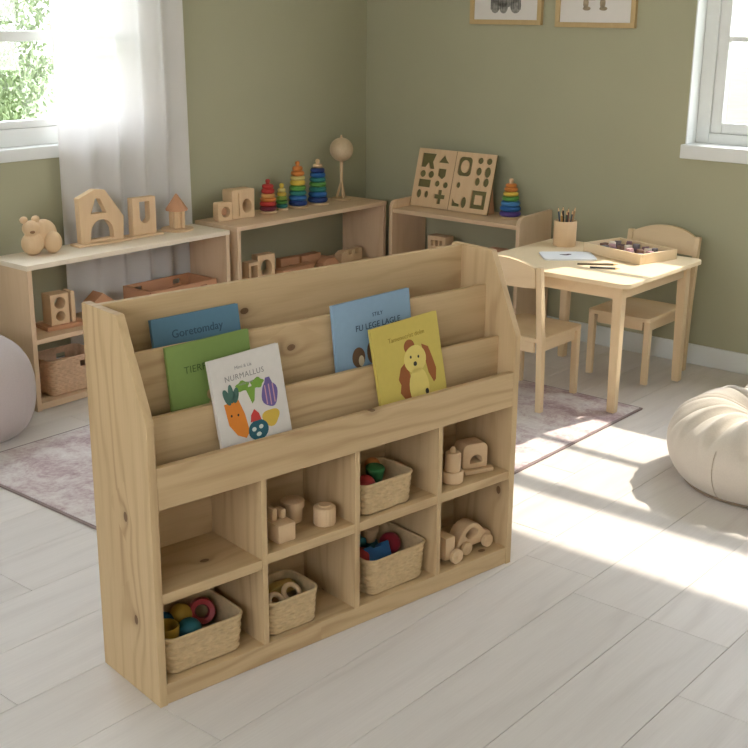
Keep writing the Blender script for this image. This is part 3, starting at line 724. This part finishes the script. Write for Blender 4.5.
# shelf contents, left shelf
M1 = .2893
t = thing('toy_window_block', 'wooden block with two stacked round holes on the middle board of the left shelf', 'toy block', (-2.155, -.205, M1), radians(-6))
mb = MB(); mb.box(-.075, .105, -.055, .05, 0, .016, bev=.003); obj('base_plate', mb, redbeech('x'), t, 40)
mb = MB(); mb.plate(rect(-.046, .036, .0162, .140), [circ(-.004, .104, .024), circ(-.004, .050, .020)], .07, 'xz', 0, bev=.002); obj('holed_block', mb, beech('z'), t, 40)
mb = MB(); mb.box(.046, .064, -.034, .030, .0162, .142, bev=.003); obj('side_slab', mb, beech('z', (1, 0, 0)), t, 40)
t = thing('toy_house', 'little wooden gabled house on the middle board, behind the tall display shelf', 'toy house', (-1.925, -.170, M1), 0)
mb = MB(); mb.plate([(-.055, 0), (.055, 0), (.055, .052), (-.055, .052)], [rect(-.036, -.010, .022, .042), rect(.010, .036, .022, .042)], .05, 'xz', 0, bev=.001); obj('house_walls', mb, beech('z'), t, 40)
mb = MB(); mb.prism([(-.064, .0525), (.064, .0525), (.0, .098)], -.034, .034, 'xz', bev=.002); obj('roof', mb, redbeech('x'), t, 40)
def tray(name, label, cat, loc, rz, w, d, h, mat, th=.010, slots=(), group=None):
    t = thing(name, label, cat, loc, rz, group)
    mb = MB(); mb.box(-w / 2, w / 2, -d / 2, d / 2, 0, .008, bev=.001); obj('tray_floor', mb, mat, t)
    for s in (-1, 1):
        mb = MB(); hs = [rrect(x - .022, x + .022, h * .52, h * .80, .006, 3) for x in slots]
        mb.plate(rect(-w / 2, w / 2, .0082, h), hs, th, 'xz', s * (d / 2 - th / 2), bev=.0012); obj('long_side', mb, mat, t, 40)
        mb = MB(); mb.box(s * (w / 2 - th / 2) - th / 2 , s * (w / 2 - th / 2) + th / 2, -d / 2 + th + .0002, d / 2 - th - .0002, .0082, h, bev=.0012); obj('short_side', mb, mat, t)
    return t
tray('wooden_crate', 'long shallow wooden crate with slotted sides on the middle board of the left shelf', 'crate', (-1.545, -.185, M1), 0, .375, .190, .078, redbeech('x'), slots=(-.11, .11))
basket('rosy woven basket with a handle slot on the bottom board of the left shelf', (-2.150, -.215, .0315), 0, .250, .170, .150, wick2, 'baskets on the low left shelf', slot=(.022, .100, .124, .045))

# on top of the corner shelf
t = thing('toy_ring_block', 'small wooden block with a round opening beside the larger one', 'toy block', (-1.180, -.140, S2T), radians(-6), 'pierced blocks on the corner shelf')
mb = MB(); mb.plate(rrect(-.040, .040, 0, .085, .008), [circ(.004, .040, .024)], .04, 'xz', 0, bev=.002); obj('pierced_block', mb, beech('x'), t, 40)
mb = MB(); mb.cyl((.004, .004, .040), (.004, -.006, .040), .0165, seg=22, bev=.002); obj('inner_disc', mb, redbeech('x'), t, 40)
t = thing('toy_ring_block', 'larger wooden cube with a round opening left of the red stacking tower', 'toy block', (-1.068, -.130, S2T), radians(-6), 'pierced blocks on the corner shelf')
mb = MB(); mb.plate(rrect(-.066, .066, 0, .134, .008), [circ(.020, .056, .026, 24, .032)], .075, 'xz', 0, bev=.003); obj('pierced_block', mb, beech('z', (.5, 0, 0)), t, 40)
mb = MB(); mb.box(-.030, -.022, -.0455, -.0376, .012, .120, bev=.002); obj('ridge', mb, beech('z'), t, 40)

def stack(label, loc, rings, base_r, peg_col, cone=None, group='rainbow stacking towers'):
    t = thing('stacking_tower', label, 'stacking toy', loc, 0, group)
    base_r *= 1.12; rings = [(a, b, c * 1.12, d * 1.05) for a, b, c, d in rings]
    mb = MB(); mb.cyl((0, 0, 0), (0, 0, .010), base_r, seg=32, bev=.003); obj('base_disc', mb, beech('x'), t, 40)
    z = .0102
    for nm, col, r, hh in rings:
        mb = MB(); q = hh * .45; mb.lathe([(0, z)] + [(r - q + q * sin(pi * k / 8), z + hh / 2 - .0002 - (hh / 2 - .0003) * cos(pi * k / 8)) for k in range(9)] + [(0, z + hh - .0004)], 32)
        obj('stacking_ring', mb, col, t, 60)['label'] = nm + ' ring'; z += hh
    mb = MB(); mb.lathe([(0, z), (.009, z), (.009, z + .006), (.012, z + .014), (.009, z + .022), (0, z + .025)], 20); obj('top_knob', mb, peg_col, t, 60)
    return t
cR = plain('ring_red', (196, 52, 46), .45); cO = plain('ring_orange', (222, 130, 54), .45); cY = plain('ring_yellow', (222, 186, 62), .45); cG = plain('ring_green', (86, 150, 62), .45)
cT = plain('ring_teal', (46, 128, 120), .45); cB = plain('ring_blue', (42, 100, 170), .45); cN = plain('ring_navy', (38, 62, 128), .45); cP = plain('ring_plum', (120, 40, 56), .45); cL = plain('ring_light_blue', (66, 132, 196), .45)
cV = plain('ring_violet', (84, 62, 140), .45); cY2 = plain('ring_pale_yellow', (224, 206, 120), .45)
stack('red and orange stacking tower, the leftmost of the towers on the corner shelf', (-.880, -.135, S2T), [('plum', cP, .037, .022), ('crimson', cR, .036, .020), ('orange', cO, .034, .018), ('pale orange', plain('ring_peach', (222, 158, 84), .45), .031, .018), ('red', cR, .029, .022), ('red', cR, .025, .020)], .040, cR)
stack('smallest yellow-green stacking tower between the red tower and the tall rainbow one', (-.776, -.125, S2T), [('teal', cT, .026, .018), ('green', cG, .025, .018), ('lime', plain('ring_lime', (150, 176, 66), .45), .023, .018), ('yellow', cY, .021, .018), ('pale yellow', cY2, .018, .018)], .028, cY)
stack('tall rainbow stacking tower with an orange top, beside the blue one', (-.668, -.130, S2T), [('navy', cN, .041, .024), ('blue', cB, .040, .024), ('teal', cT, .038, .022), ('green', cG, .037, .024), ('yellow', cY, .034, .024), ('pale yellow', cY2, .032, .020), ('orange', cO, .030, .022), ('orange', cO, .023, .022)], .046, cO)
stack('tall blue and teal stacking tower with a bare wooden top', (-.524, -.130, S2T), [('navy', cN, .045, .026), ('blue', cB, .043, .024), ('teal', cT, .040, .024), ('green', cG, .038, .022), ('teal', cT, .037, .022), ('blue', cB, .035, .022), ('navy', cN, .032, .022), ('bare wood', beech('x'), .022, .018)], .050, beech('z'))
t = thing('ball_stand', 'pale wooden ball raised on a slender stand at the right end of the corner shelf', 'ornament', (-.334, -.120, S2T))
mb = MB(); mb.cyl((0, 0, 0), (0, 0, .010), .052, seg=32, bev=.003); obj('base_disc', mb, beech('x'), t, 40)
mb = MB()
for a in (0, 2.1, 4.2): mb.cyl((.024 * cos(a), .024 * sin(a), .0102), (.004 * cos(a), .004 * sin(a), .085), .007, .005, 12)
mb.cyl((0, 0, .075), (0, 0, .196), .008, .009, 14); obj('stem', mb, beech('z'), t, 40)
mb = MB(); mb.ball((0, 0, .254), .060, 36); obj('ball', mb, plain('pale_ball', (208, 184, 150), .6, .05, 60), t, 180)
mb = MB(); mb.cyl((0, 0, .312), (0, 0, .326), .006, .004, 12); obj('finial', mb, beech('z'), t, 40)

# inside the corner shelf
GI = 'wooden blocks inside the corner shelf'
t = thing('toy_frame_block', 'narrow wooden frame block at the left end inside the corner shelf', 'toy block', (-1.110, -.245, M1), 0, GI)
mb = MB(); mb.plate(rect(-.034, .034, 0, .112), [rect(-.020, .020, .014, .096)], .05, 'xz', 0, bev=.002); obj('frame', mb, beech('z'), t, 40)
t = thing('toy_frame_block', 'square wooden block with a large round hole inside the corner shelf', 'toy block', (-1.018, -.235, M1), radians(-8), GI)
mb = MB(); mb.plate(rect(-.050, .050, 0, .134), [circ(.0, .070, .032, 28, .040)], .05, 'xz', 0, bev=.002); obj('frame', mb, beech('z', (.2, 0, 0)), t, 40)
simple('wooden_block', 'long low wooden plank block inside the corner shelf', 'toy block', MB().box(-.12, .12, -.03, .03, 0, .040, bev=.004), redbeech('x'), (-.800, -.230, M1), radians(4), GI)
simple('wooden_block', 'wooden bridge block standing behind the plank block in the corner shelf', 'toy block', MB().plate([(-.06, 0), (.06, 0), (.06, .068), (-.06, .068)], [circ(.0, .004, .026, 14, .03, 0.1, pi - .1)], .04, 'xz', 0), redbeech('x'), (-.765, -.150, M1), radians(-6), GI)
simple('wooden_block', 'wooden half-round block lying right of the plank block in the corner shelf', 'toy block', MB().prism([(-.06, 0), (.06, 0), (.055, .03), (.03, .05), (-.03, .05), (-.055, .03)], -.025, .025, 'xz', bev=.003), redbeech('x'), (-.575, -.240, M1), 0, GI)
simple('wooden_block', 'stepped wooden block at the back of the corner shelf', 'toy block', MB().prism([(-.1, 0), (.1, 0), (.1, .03), (.04, .03), (.04, .058), (-.1, .058)], -.025, .025, 'xz', bev=.003), redbeech('x'), (-.570, -.130, M1), 0, GI)
simple('wooden_castle_block', 'toothed wooden castle-wall block at the right inside the corner shelf', 'toy block', MB().prism([(-.085, 0), (.085, 0), (.085, .062), (.055, .062), (.055, .038), (.030, .038), (.030, .062), (0, .062), (0, .038), (-.028, .038), (-.028, .062), (-.058, .062), (-.085, .05)], -.022, .022, 'xz', bev=.002), beech('x'), (-.385, -.215, M1), radians(3), GI)

# ------------------------------------------------------------------ shelf on the right wall
t = thing('side_shelf', 'low birch shelf with rounded side panels against the right wall, carrying the puzzle board', 'shelf', (0, -.80, 0), 0)
YA, YZ = -.39, .39
def rside(y0, y1):
    m = MB(); P = [(-.30, 0), (-.022, 0), (-.022, .618)] + [(-.25 + .0, .612)] + [(-.262 - .038 * sin(a), .574 + .038 * cos(a)) for a in [pi / 2 * k / 6 for k in range(7)]]
    m.prism(P, y0, y1, 'xz', bev=.0015); return m
for y in (YA, YZ - .02): obj('side_panel', rside(y, y + .02), pale('z', (y, 0, 0)), t)
for z0, z1, nm in ((.553, .573, 'top_board'), (.03, .05, 'bottom_board'), (.290, .310, 'middle_board')):
    mb = MB(); mb.box(-.297, -.024, YA + .0202, YZ - .0202, z0, z1, bev=.002); obj(nm, mb, pale('y', (0, 0, z0)), t)
TT = .5732
# puzzle board: two hinged panels, leaning back on a strut
lean = atan2(.075, .29)
pz = thing('puzzle_board', 'two-panel wooden shape puzzle board propped open on the right wall shelf', 'puzzle', (-.150, -.670, TT), radians(-90))
pz.rotation_euler = (-lean, 0, radians(-90))
LM = Matrix.Identity(4)
def shapes(mirror=0):
    a = []
    return a
olive = plain('puzzle_recess', (112, 104, 66), .7)
pw = .235; ph = .292
for s, nm in ((-1, 'l'), (1, 'r')):
    cx = s * (pw / 2 + .0015); X = lambda f: cx - pw / 2 + pw * f; Zf = lambda f: ph * f; hs = []
    if s < 0:
        hs = [[(X(.12), Zf(.92)), (X(.12), Zf(.68)), (X(.24), Zf(.68)), (X(.30), Zf(.76)), (X(.36), Zf(.66)), (X(.48), Zf(.66)), (X(.42), Zf(.78)), (X(.48), Zf(.92))],
              [(X(.56), Zf(.78)), (X(.84), Zf(.78)), (X(.76), Zf(.84)), (X(.70), Zf(.92)), (X(.62), Zf(.84))],
              circ(X(.20), Zf(.565), .018, 14), circ(X(.42), Zf(.565), .018, 14), rect(X(.12), X(.44), Zf(.34), Zf(.47)),
              [(X(.60), Zf(.68)), (X(.60), Zf(.56)), (X(.72), Zf(.50)), (X(.80), Zf(.56)), (X(.80), Zf(.68))],
              circ(X(.62), Zf(.42), .015, 14), circ(X(.84), Zf(.41), .015, 14),
              circ(X(.18), Zf(.22), .015, 14, .022), circ(X(.38), Zf(.22), .012, 14, .018),
              [(X(.60), Zf(.24)), (X(.60), Zf(.17)), (X(.69), Zf(.17)), (X(.69), Zf(.08)), (X(.78), Zf(.08)), (X(.78), Zf(.17)), (X(.87), Zf(.17)), (X(.87), Zf(.24)), (X(.78), Zf(.24)), (X(.78), Zf(.32)), (X(.69), Zf(.32)), (X(.69), Zf(.24))]]
        pads = []
    else:
        hs = [rrect(X(.08), X(.42), Zf(.60), Zf(.92), .02), circ(X(.62), Zf(.88), .016, 14), circ(X(.84), Zf(.88), .016, 14), circ(X(.62), Zf(.70), .016, 14, .020), circ(X(.84), Zf(.70), .018, 14, .026),
              circ(X(.62), Zf(.53), .015, 14, .020), circ(X(.84), Zf(.53), .016, 14, .022), circ(X(.16), Zf(.44), .012, 14, .015),
              [(X(.07), Zf(.20)), (X(.07), Zf(.08)), (X(.26), Zf(.08)), (X(.26), Zf(.12)), (X(.14), Zf(.14))], circ(X(.36), Zf(.16), .016, 14, .028),
              rect(X(.54), X(.90), Zf(.08), Zf(.38))]
        pads = [circ(X(.25), Zf(.76), .024, 22, .032), rect(X(.63), X(.81), Zf(.15), Zf(.31))]
    mb = MB(); mb.plate(rect(cx - pw / 2, cx + pw / 2, 0, ph), hs, .007, 'xz', -.0085, bev=.0008); po = obj('puzzle_panel', mb, beech('z', (s, 0, 0)), pz, 40)
    mb = MB(); mb.box(cx - pw / 2, cx + pw / 2, -.0049, 0, 0, ph); obj('backing_sheet', mb, olive, po)
    if pads:
        mb = MB()
        for p in pads: mb.prism(p, -.0115, -.0049, 'xz', bev=.001)
        obj('puzzle_piece', mb, beech('x'), po, 40)
mb = MB(); mb.box(-.0012, .0012, -.012, -.002, .002, ph - .002); obj('hinge', mb, plain('hinge_brown', (150, 112, 84), .6), pz)
mb = MB(); mb.prism([(.0005, .006), (.0005, .15), (.058, .022), (.056, .0165)], .222, .232, 'yz', bev=.001); obj('prop', mb, redbeech('z'), pz)
stack('rainbow stacking tower with violet bottom ring, on the right wall shelf', (-.135, -1.025, TT), [('violet', cV, .046, .024), ('blue', cB, .045, .024), ('light blue', cL, .041, .022), ('green', cG, .037, .022), ('lime yellow', cY, .033, .020), ('orange', cO, .029, .020), ('orange', cO, .024, .016)], .046, beech('z'), group='rainbow stacking towers')
t = thing('toy_window_house', 'pale wooden block with three small windows inside the right wall shelf', 'toy house', (-.170, -.640, .3102), radians(-90))
mb = MB(); mb.plate(rect(-.055, .055, 0, .135), [rect(-.035, -.019, .085, .115), rect(-.008, .008, .085, .115), rect(.019, .035, .085, .115)], .07, 'xz', 0, bev=.002); obj('walls', mb, beech('z'), t, 40)
mb = MB(); mb.box(-.05, .05, .02, .03, .01, .12); obj('shade_sheet', mb, plain('shadow_brown', (110, 80, 56), .8), t)  # dark sheet behind the windows, shade put into its colour
simple('wooden_block', 'reddish wooden block at the right end inside the right wall shelf', 'toy block', MB().box(-.03, .03, -.05, .05, 0, .115, bev=.006), redbeech('y'), (-.170, -.985, .3102), 0)

# ------------------------------------------------------------------ play table
TH = .5388
tb = thing('play_table', 'pale wooden childrens table with rounded corners by the right wall', 'table', (-.6, -1.724, RUGZ), 0)
TX0, TX1, TY0, TY1 = -.330, .330, -.364, .364   # local
mb = MB(); mb.prism(rrect(TX0, TX1, TY0, TY1, .035, 8), TH - RUGZ - .018, TH - RUGZ, 'xy', bev=.003); obj('table_top', mb, wood('pale_ash_top', 'x', (242, 220, 184), (226, 200, 160), knots=0, ring=24, grain=.25), tb)
mb = MB(); zt = TH - RUGZ - .0182; za = zt - .055
LX = [TX0 + .055, TX1 - .055]; LY = [TY0 + .060, TY1 - .108]
mb.box(LX[0] + .021, LX[1] - .021, LY[0] - .010, LY[0] + .008, za, zt, bev=.002); mb.box(LX[0] + .021, LX[1] - .021, LY[1] - .008, LY[1] + .010, za, zt, bev=.002)
mb.box(LX[0] - .010, LX[0] + .008, LY[0] + .021, LY[1] - .021, za, zt, bev=.002); mb.box(LX[1] - .008, LX[1] + .010, LY[0] + .021, LY[1] - .021, za, zt, bev=.002)
obj('apron', mb, tablew('x'), tb)
for x in LX:
    for y in LY:
        mb = MB(); sx = 1 if x > 0 else -1; sy = 1 if y > 0 else -1; z0 = 0.0005 if not (x > 0 and y < 0) else 0.0005
        vs = []
        m = MB(); r = bmesh.ops.create_cube(m.bm, size=1)
        for v in r['verts']:
            top = v.co.z > 0; s = .0205 if top else .0165
            v.co = Vector((x + (1 if v.co.x > 0 else -1) * s + (0 if top else sx * .004), y + (1 if v.co.y > 0 else -1) * s + (0 if top else sy * .004), zt if top else z0))
        bmesh.ops.bevel(m.bm, geom=m.bm.edges[:], offset=.003, segments=2, affect='EDGES')
        obj('leg', m, tablew('z', (x, y, 0)), tb)

# chairs
def chair(label, loc, rz):
    """sits facing local +x; back at local -x"""
    t = thing('childs_chair', label, 'chair', loc, rz, 'childrens chairs at the play table')
    h = .292; w = .138
    mb = MB(); mb.prism(rrect(-.150, .175, -w - .008, w + .008, .018), h - .018, h, 'xy', bev=.003); obj('seat', mb, tablew('y', (loc[0], 0, 0)), t)
    mb = MB(); zt = h - .0182; za = zt - .042
    mb.box(-.118, .135, -w + .004, -w + .018, za, zt, bev=.002); mb.box(-.118, .135, w - .018, w - .004, za, zt, bev=.002)
    mb.box(.140, .152, -w + .031, w - .031, za, zt, bev=.002)
    mb.box(-.148, -.136, -w + .021, w - .021, za, zt, bev=.002)
    obj('seat_rail', mb, tablew('x'), t)
    for s in (-1, 1):
        m = MB(); m.prism([(.134, zt), (.162, zt), (.160, 0), (.142, 0)], s * (w - .006) - .014, s * (w - .006) + .014, 'xz', bev=.003); obj('leg', m, tablew('z', (0, s, 0)), t)
        # rear post runs from floor to the back rail, leaning back above the seat
        P = [(-.166, 0), (-.142, 0), (-.150, h), (-.190, .588), (-.212, .588), (-.1805, h)]
        m = MB(); m.prism(P, s * (w + .0215) - .0125, s * (w + .0215) + .0125, 'xz', bev=.003); obj('leg', m, tablew('z', (.5, s, 0)), t)
    # curved back board between the posts, arched top
    m = MB(); n = 16; rows = []
    W2 = w + .0085
    def bx(z, y): return -.1805 - (z - h) * .105 - .022 * (1 - (y / W2) ** 2)
    fr, bk = [], []
    for k in range(n + 1):
        y = -W2 + 2 * W2 * k / n; top = .584 + .034 * (1 - (abs(y) / W2) ** 2.2); bot = .505
        for lst, off in ((fr, .009), (bk, -.009)):
            lst.append([m.bm.verts.new((bx(z, y) + .006 + off, y, z)) for z in (bot, bot + (top - bot) * .5, top)])
    for k in range(n):
        for q in range(2):
            m.bm.faces.new((fr[k][q], fr[k + 1][q], fr[k + 1][q + 1], fr[k][q + 1])); m.bm.faces.new((bk[k][q], bk[k][q + 1], bk[k + 1][q + 1], bk[k + 1][q]))
        m.bm.faces.new((fr[k][0], bk[k][0], bk[k + 1][0], fr[k + 1][0])); m.bm.faces.new((fr[k][2], fr[k + 1][2], bk[k + 1][2], bk[k][2]))
    for k in (0, n):
        for q in range(2): m.bm.faces.new((fr[k][q], fr[k][q + 1], bk[k][q + 1], bk[k][q]))
    obj('back_board', m, tablew('y', (0, .3, loc[1])), t, 50)
    return t
chair('childs wooden chair on the near side of the table, its back towards the tall shelf', (-.915, -1.655, RUGZ), 0)
chair('childs wooden chair on the far side of the table, its back to the green wall', (-.315, -1.822, RUGZ), pi)

# things on the table
TZ = TH + .0003
t = thing('pencil_cup', 'round wooden cup full of coloured pencils on the table', 'cup', (-.400, -1.490, TZ))
mb = MB(); mb.lathe([(0, 0), (.048, 0), (.050, .003), (.050, .107), (.048, .110), (.043, .110), (.042, .107), (.042, .006), (0, .006)], 36); obj('cup_body', mb, beech('z', (2, 0, 0)), t, 40)
pcols = [('dark red', (122, 44, 38)), ('brown', (110, 74, 48)), ('grey blue', (74, 84, 98)), ('black', (46, 42, 42)), ('mustard', (176, 130, 64)), ('dark green', (66, 80, 62)), ('maroon', (96, 40, 44)), ('tan', (170, 134, 96)), ('slate', (80, 88, 96))]
def pencil(label, loc, rot, ln, col, group):
    t = thing('colored_pencil', label, 'pencil', loc, 0, group); t.rotation_euler = rot
    m = MB(); m.cyl((0, 0, 0), (0, 0, ln - .020), .0042, seg=6); obj('barrel', m, col, t)
    m = MB(); m.cyl((0, 0, ln - .0199), (0, 0, ln - .005), .0041, .0014, 12); obj('sharpened_wood', m, plain('pencil_wood', (222, 186, 140), .6), t)
    m = MB(); m.cyl((0, 0, ln - .0049), (0, 0, ln), .0013, .0003, 8); obj('lead', m, col, t)
    return t
for i, (nm, c) in enumerate(pcols):
    a = 2 * pi * i / len(pcols) + .3; rr = .022 if i % 3 else .010; til = radians(9 if i % 3 else 3) 
    pencil(nm + ' pencil standing in the wooden cup', (-.400 + .6 * rr * cos(a), -1.490 + .6 * rr * sin(a), TZ + .0065), Euler((0, til, a)), .150 + .006 * (i % 4), plain('pencil_' + nm.replace(' ', '_'), c, .4), 'pencils in the wooden cup')
p = pencil('long dark pencil lying on the table in front of the paper', (-.730, -1.752, TZ + .0045), (0, 0, 0), .165, plain('pencil_olive', (110, 98, 80), .4), 'pencils lying on the table')
p.rotation_euler = Vector((.62, -.78, 0)).to_track_quat('Z', 'Y').to_euler()
p = pencil('shorter grey pencil lying nearest the table corner', (-.752, -1.822, TZ + .0045), (0, 0, 0), .120, plain('pencil_grey', (92, 92, 96), .4), 'pencils lying on the table')
p.rotation_euler = Vector((.45, -.9, 0)).to_track_quat('Z', 'Y').to_euler()
t = thing('drawing_pad', 'white drawing pad with rounded corners and a small dark sketch on the table', 'paper', (-.612, -1.628, TZ), radians(-48))
mb = MB(); mb.prism(rrect(-.105, .115, -.085, .075, .018), 0, .007, 'xy', bev=.001); obj('paper_block', mb, plain('pad_white', (236, 236, 238), .7, .01), t)
mb = MB(); mb.prism(blob(-.002, .004, .022, .010, wob=.25, k=3), .0071, .0076, 'xy'); mb.prism(blob(.014, .012, .010, .008), .0071, .0077, 'xy'); obj('sketch_mark', mb, plain('sketch_plum', (92, 72, 84), .7), t)
tray('wooden_tray', 'shallow wooden tray of small painted pieces at the right of the table', 'tray', (-.412, -1.815, TZ), radians(75), .325, .220, .042, tablew('x', (3, 0, 0)), slots=())
gp = 'painted pieces in the wooden tray'
R = random.Random(3); cc = [('mauve', (132, 96, 104)), ('brown', (122, 92, 76)), ('cream', (222, 206, 188)), ('grey', (128, 118, 120)), ('pink', (190, 150, 150)), ('plum', (104, 76, 88))]
spots = [(-.128 + .0512 * i, -.072 + .048 * j) for i in range(6) for j in range(4)]
ca, sa = cos(radians(75)), sin(radians(75))
wherei = ['at the near end', 'second from the near end', 'left of the middle', 'right of the middle', 'second from the far end', 'at the far end']; wherej = ['along the right side', 'right of centre', 'left of centre', 'along the left side']
for k, (a, b) in enumerate(spots):
    nm, c = cc[(k * 5 + k // 4) % 6]; a2 = a + R.uniform(-.004, .004); b2 = b + R.uniform(-.004, .004); hh = R.uniform(.020, .034)
    i, j = k // 4, k % 4
    m = MB()
    if k % 3 == 0: m.prism(circ(0, 0, .015, 18), 0, hh, 'xy', bev=.003)
    elif k % 3 == 1: m.prism(rrect(-.017, .017, -.011, .011, .004), 0, hh, 'xy', bev=.003)
    else: m.prism([(-.016, -.012), (.016, -.012), (0, .016)], 0, hh, 'xy', bev=.002)
    simple('painted_piece', '%s painted piece %s of the tray, %s' % (nm, wherei[i], wherej[j]), 'toy piece', m, plain('piece_' + nm, c, .5), (-.412 + a2 * ca - b2 * sa, -1.815 + a2 * sa + b2 * ca, TZ + .0083), R.uniform(-.4, .4), gp)

# ------------------------------------------------------------------ poufs
def pouf_prof(Rr, H, foot, dimple):
    P = [(0, 0), (Rr * foot * .5, 0), (Rr * foot, .0), (Rr * foot + .02, .012)]
    return P
fab_b = plain('oat_linen', (208, 196, 180), .9, .03, 200, bump=.35, sheen=.2); fab_g = plain('mushroom_velvet', (188, 174, 168), .9, .03, 200, bump=.25, sheen=.3)
def seg_profile(pts, n=6):
    """Catmull-Rom through pts"""
    out = []
    for i in range(len(pts) - 1):
        p0 = pts[max(0, i - 1)]; p1 = pts[i]; p2 = pts[i + 1]; p3 = pts[min(len(pts) - 1, i + 2)]
        for k in range(n):
            t = k / n
            out.append(tuple(.5 * ((2 * p1[q]) + (-p0[q] + p2[q]) * t + (2 * p0[q] - 5 * p1[q] + 4 * p2[q] - p3[q]) * t * t + (-p0[q] + 3 * p1[q] - 3 * p2[q] + p3[q]) * t ** 3) for q in (0, 1)))
    out.append(pts[-1]); out[0] = (0, out[0][1]); out[-1] = (0, out[-1][1]); return [(max(0, a), max(0, b)) for a, b in out]
t = thing('bean_bag', 'cream linen bean bag seat with gathered pleats on the floor at the right', 'bean bag', (-1.112, -2.795, 0), 0)
prof = seg_profile([(0, .0), (.20, .0), (.30, .004), (.352, .05), (.372, .125), (.350, .195), (.285, .246), (.21, .262), (.13, .235), (.06, .190), (.0, .170)], 6)
def crease(r, z, a):
    top = max(0, min(1, (z - .12) / .12)); k = (sin(9 * a + .6) * .5 + sin(23 * a + 1.7 * sin(3 * a)) * .35 + sin(41 * a + 2) * .2)
    return r * (1 + .034 * top * k * (1 if r > .03 else 0) + .018 * sin(3 * a + 1) + .012 * sin(5 * a))
mb = MB(); mb.lathe(prof, 160, mod=crease)
for v in mb.bm.verts:
    rr = math.hypot(v.co.x, v.co.y); a = atan2(v.co.y, v.co.x)
    if v.co.z > .15 and rr > .03:
        w_ = min(1, (v.co.z - .15) / .07) * min(1, rr / .08); v.co.z += .020 * w_ * (sin(15 * a + 3 * sin(2 * a)) * .5 - (1 - abs(sin(9.5 * a + 1 + .6 * sin(3 * a)))) ** 3 * 1.5 + .2)
obj('cushion_body', mb, fab_b, t, 180)
mb = MB(); n = 120; rs = 6; prev = None; rings = []
for k in range(n):
    a = 2 * pi * k / n; r = .315 * (1 + .018 * sin(3 * a + 1) + .012 * sin(5 * a)) 
    rings.append([mb.bm.verts.new(((r + .004 * cos(2 * pi * q / rs)) * cos(a), (r + .004 * cos(2 * pi * q / rs)) * sin(a), .007 + .004 * sin(2 * pi * q / rs))) for q in range(rs)])
for k in range(n):
    for q in range(rs): mb.bm.faces.new((rings[k][q], rings[(k + 1) % n][q], rings[(k + 1) % n][(q + 1) % rs], rings[k][(q + 1) % rs]))
obj('piping', mb, plain('piping_taupe', (150, 130, 108), .8), t, 180)
def seam(a, col, prof, mod, name='seam'):
    m = MB(); pts = []
    for r, z in prof:
        if r < .05 or z < .008: continue
        rr = mod(r, z, a); pts.append(Vector((rr * cos(a), rr * sin(a), z)))
    for p, q in zip(pts, pts[1:]): m.cyl(p, q, .0017, seg=6)
    return obj(name, m, col, t, 180)
seam(radians(168), plain('seam_taupe', (186, 170, 150), .8), [p for p in prof if p[1] < .19], lambda r, z, a: crease(r, z, a) + .0005)
mb = MB(); mb.ball((0, 0, .176), .042, sc=(1, 1, .45)); obj('centre_button', mb, plain('button_grey', (196, 198, 204), .8), t, 180)

t = thing('round_pouf', 'mushroom grey round pouf in front of the left shelf, cut by the photo edge', 'pouf', (-2.655, -.385, 0), 0)
prof2 = seg_profile([(0, 0), (.09, .0), (.15, .012), (.196, .07), (.214, .16), (.206, .25), (.172, .32), (.11, .37), (.05, .388), (.0, .390)], 6)
def rib(r, z, a): return r * (1 + .018 * (1 - abs(cos(4 * a)) ** .25 * 1.0) * 0 - .016 * math.exp(-((((a * 8 / (2 * pi)) % 1) - .5) / .06) ** 2))
mb = MB(); mb.lathe(prof2, 144, mod=rib); obj('cushion_body', mb, fab_g, t, 180)
mb = MB(); mb.ball((0, 0, .388), .022, sc=(1, 1, .35)); obj('centre_button', mb, fab_g, t, 180)

# ------------------------------------------------------------------ pictures on the right wall
frame_m = wood('oak_frame', 'z', (204, 178, 130), (176, 146, 100), ring=40, grain=.3)
def picture(label, ya, yb, z0, h, kind):
    t = thing('framed_picture', label, 'picture', (-.001, (ya + yb) / 2, z0), radians(-90), 'framed animal prints')
    w = (yb - ya) / 2; fw = .022
    mb = MB()
    mb.box(-w, w, -.022, 0, 0, fw, bev=.002); mb.box(-w, w, -.022, 0, h - fw, h, bev=.002)
    mb.box(-w, -w + fw, -.022, 0, fw, h - fw, bev=.002); mb.box(w - fw, w, -.022, 0, fw, h - fw, bev=.002)
    obj('frame', mb, frame_m, t)
    mb = MB(); mb.box(-w + fw, w - fw, -.012, -.002, fw, h - fw); obj('print_sheet', mb, plain('print_paper', (226, 220, 212), .7, .01), t)
    if kind == 'a':
        mb = MB()
        for p in (blob(-.005, .155, .105, .075, wob=.05), blob(-.06, .085, .026, .034), blob(-.012, .080, .024, .030), blob(.055, .086, .030, .035), blob(.095, .17, .03, .055)): mb.prism(p, -.0130, -.0121, 'xz')
        obj('animal_drawing', mb, plain('pencil_drawing', (150, 146, 138), .8, .3, 80), t)
        mb = MB()
        for x in (-.085, -.075, -.045, -.03, -.02, 0, .03, .04, .07, .08): mb.prism(rect(x, x + .004, .068, .13), -.0138, -.0131, 'xz')
        obj('shading_stroke', mb, plain('graphite', (110, 106, 100), .8), t)
    else:
        mb = MB()
        for p in (blob(-.02, .20, .09, .08, wob=.05), blob(-.05, .105, .014, .024), blob(.035, .105, .014, .024), blob(-.045, .082, .020, .009), blob(.040, .082, .020, .009)): mb.prism(p, -.0130, -.0121, 'xz')
        obj('animal_drawing', mb, plain('sepia_drawing', (168, 150, 124), .8, .25, 60), t)
picture('oak framed pencil drawing of an animal, the left of the two wall pictures', -1.073, -.670, 1.462, .50, 'a')
picture('oak framed sepia animal print, the right of the two wall pictures', -1.555, -1.149, 1.455, .50, 'b')
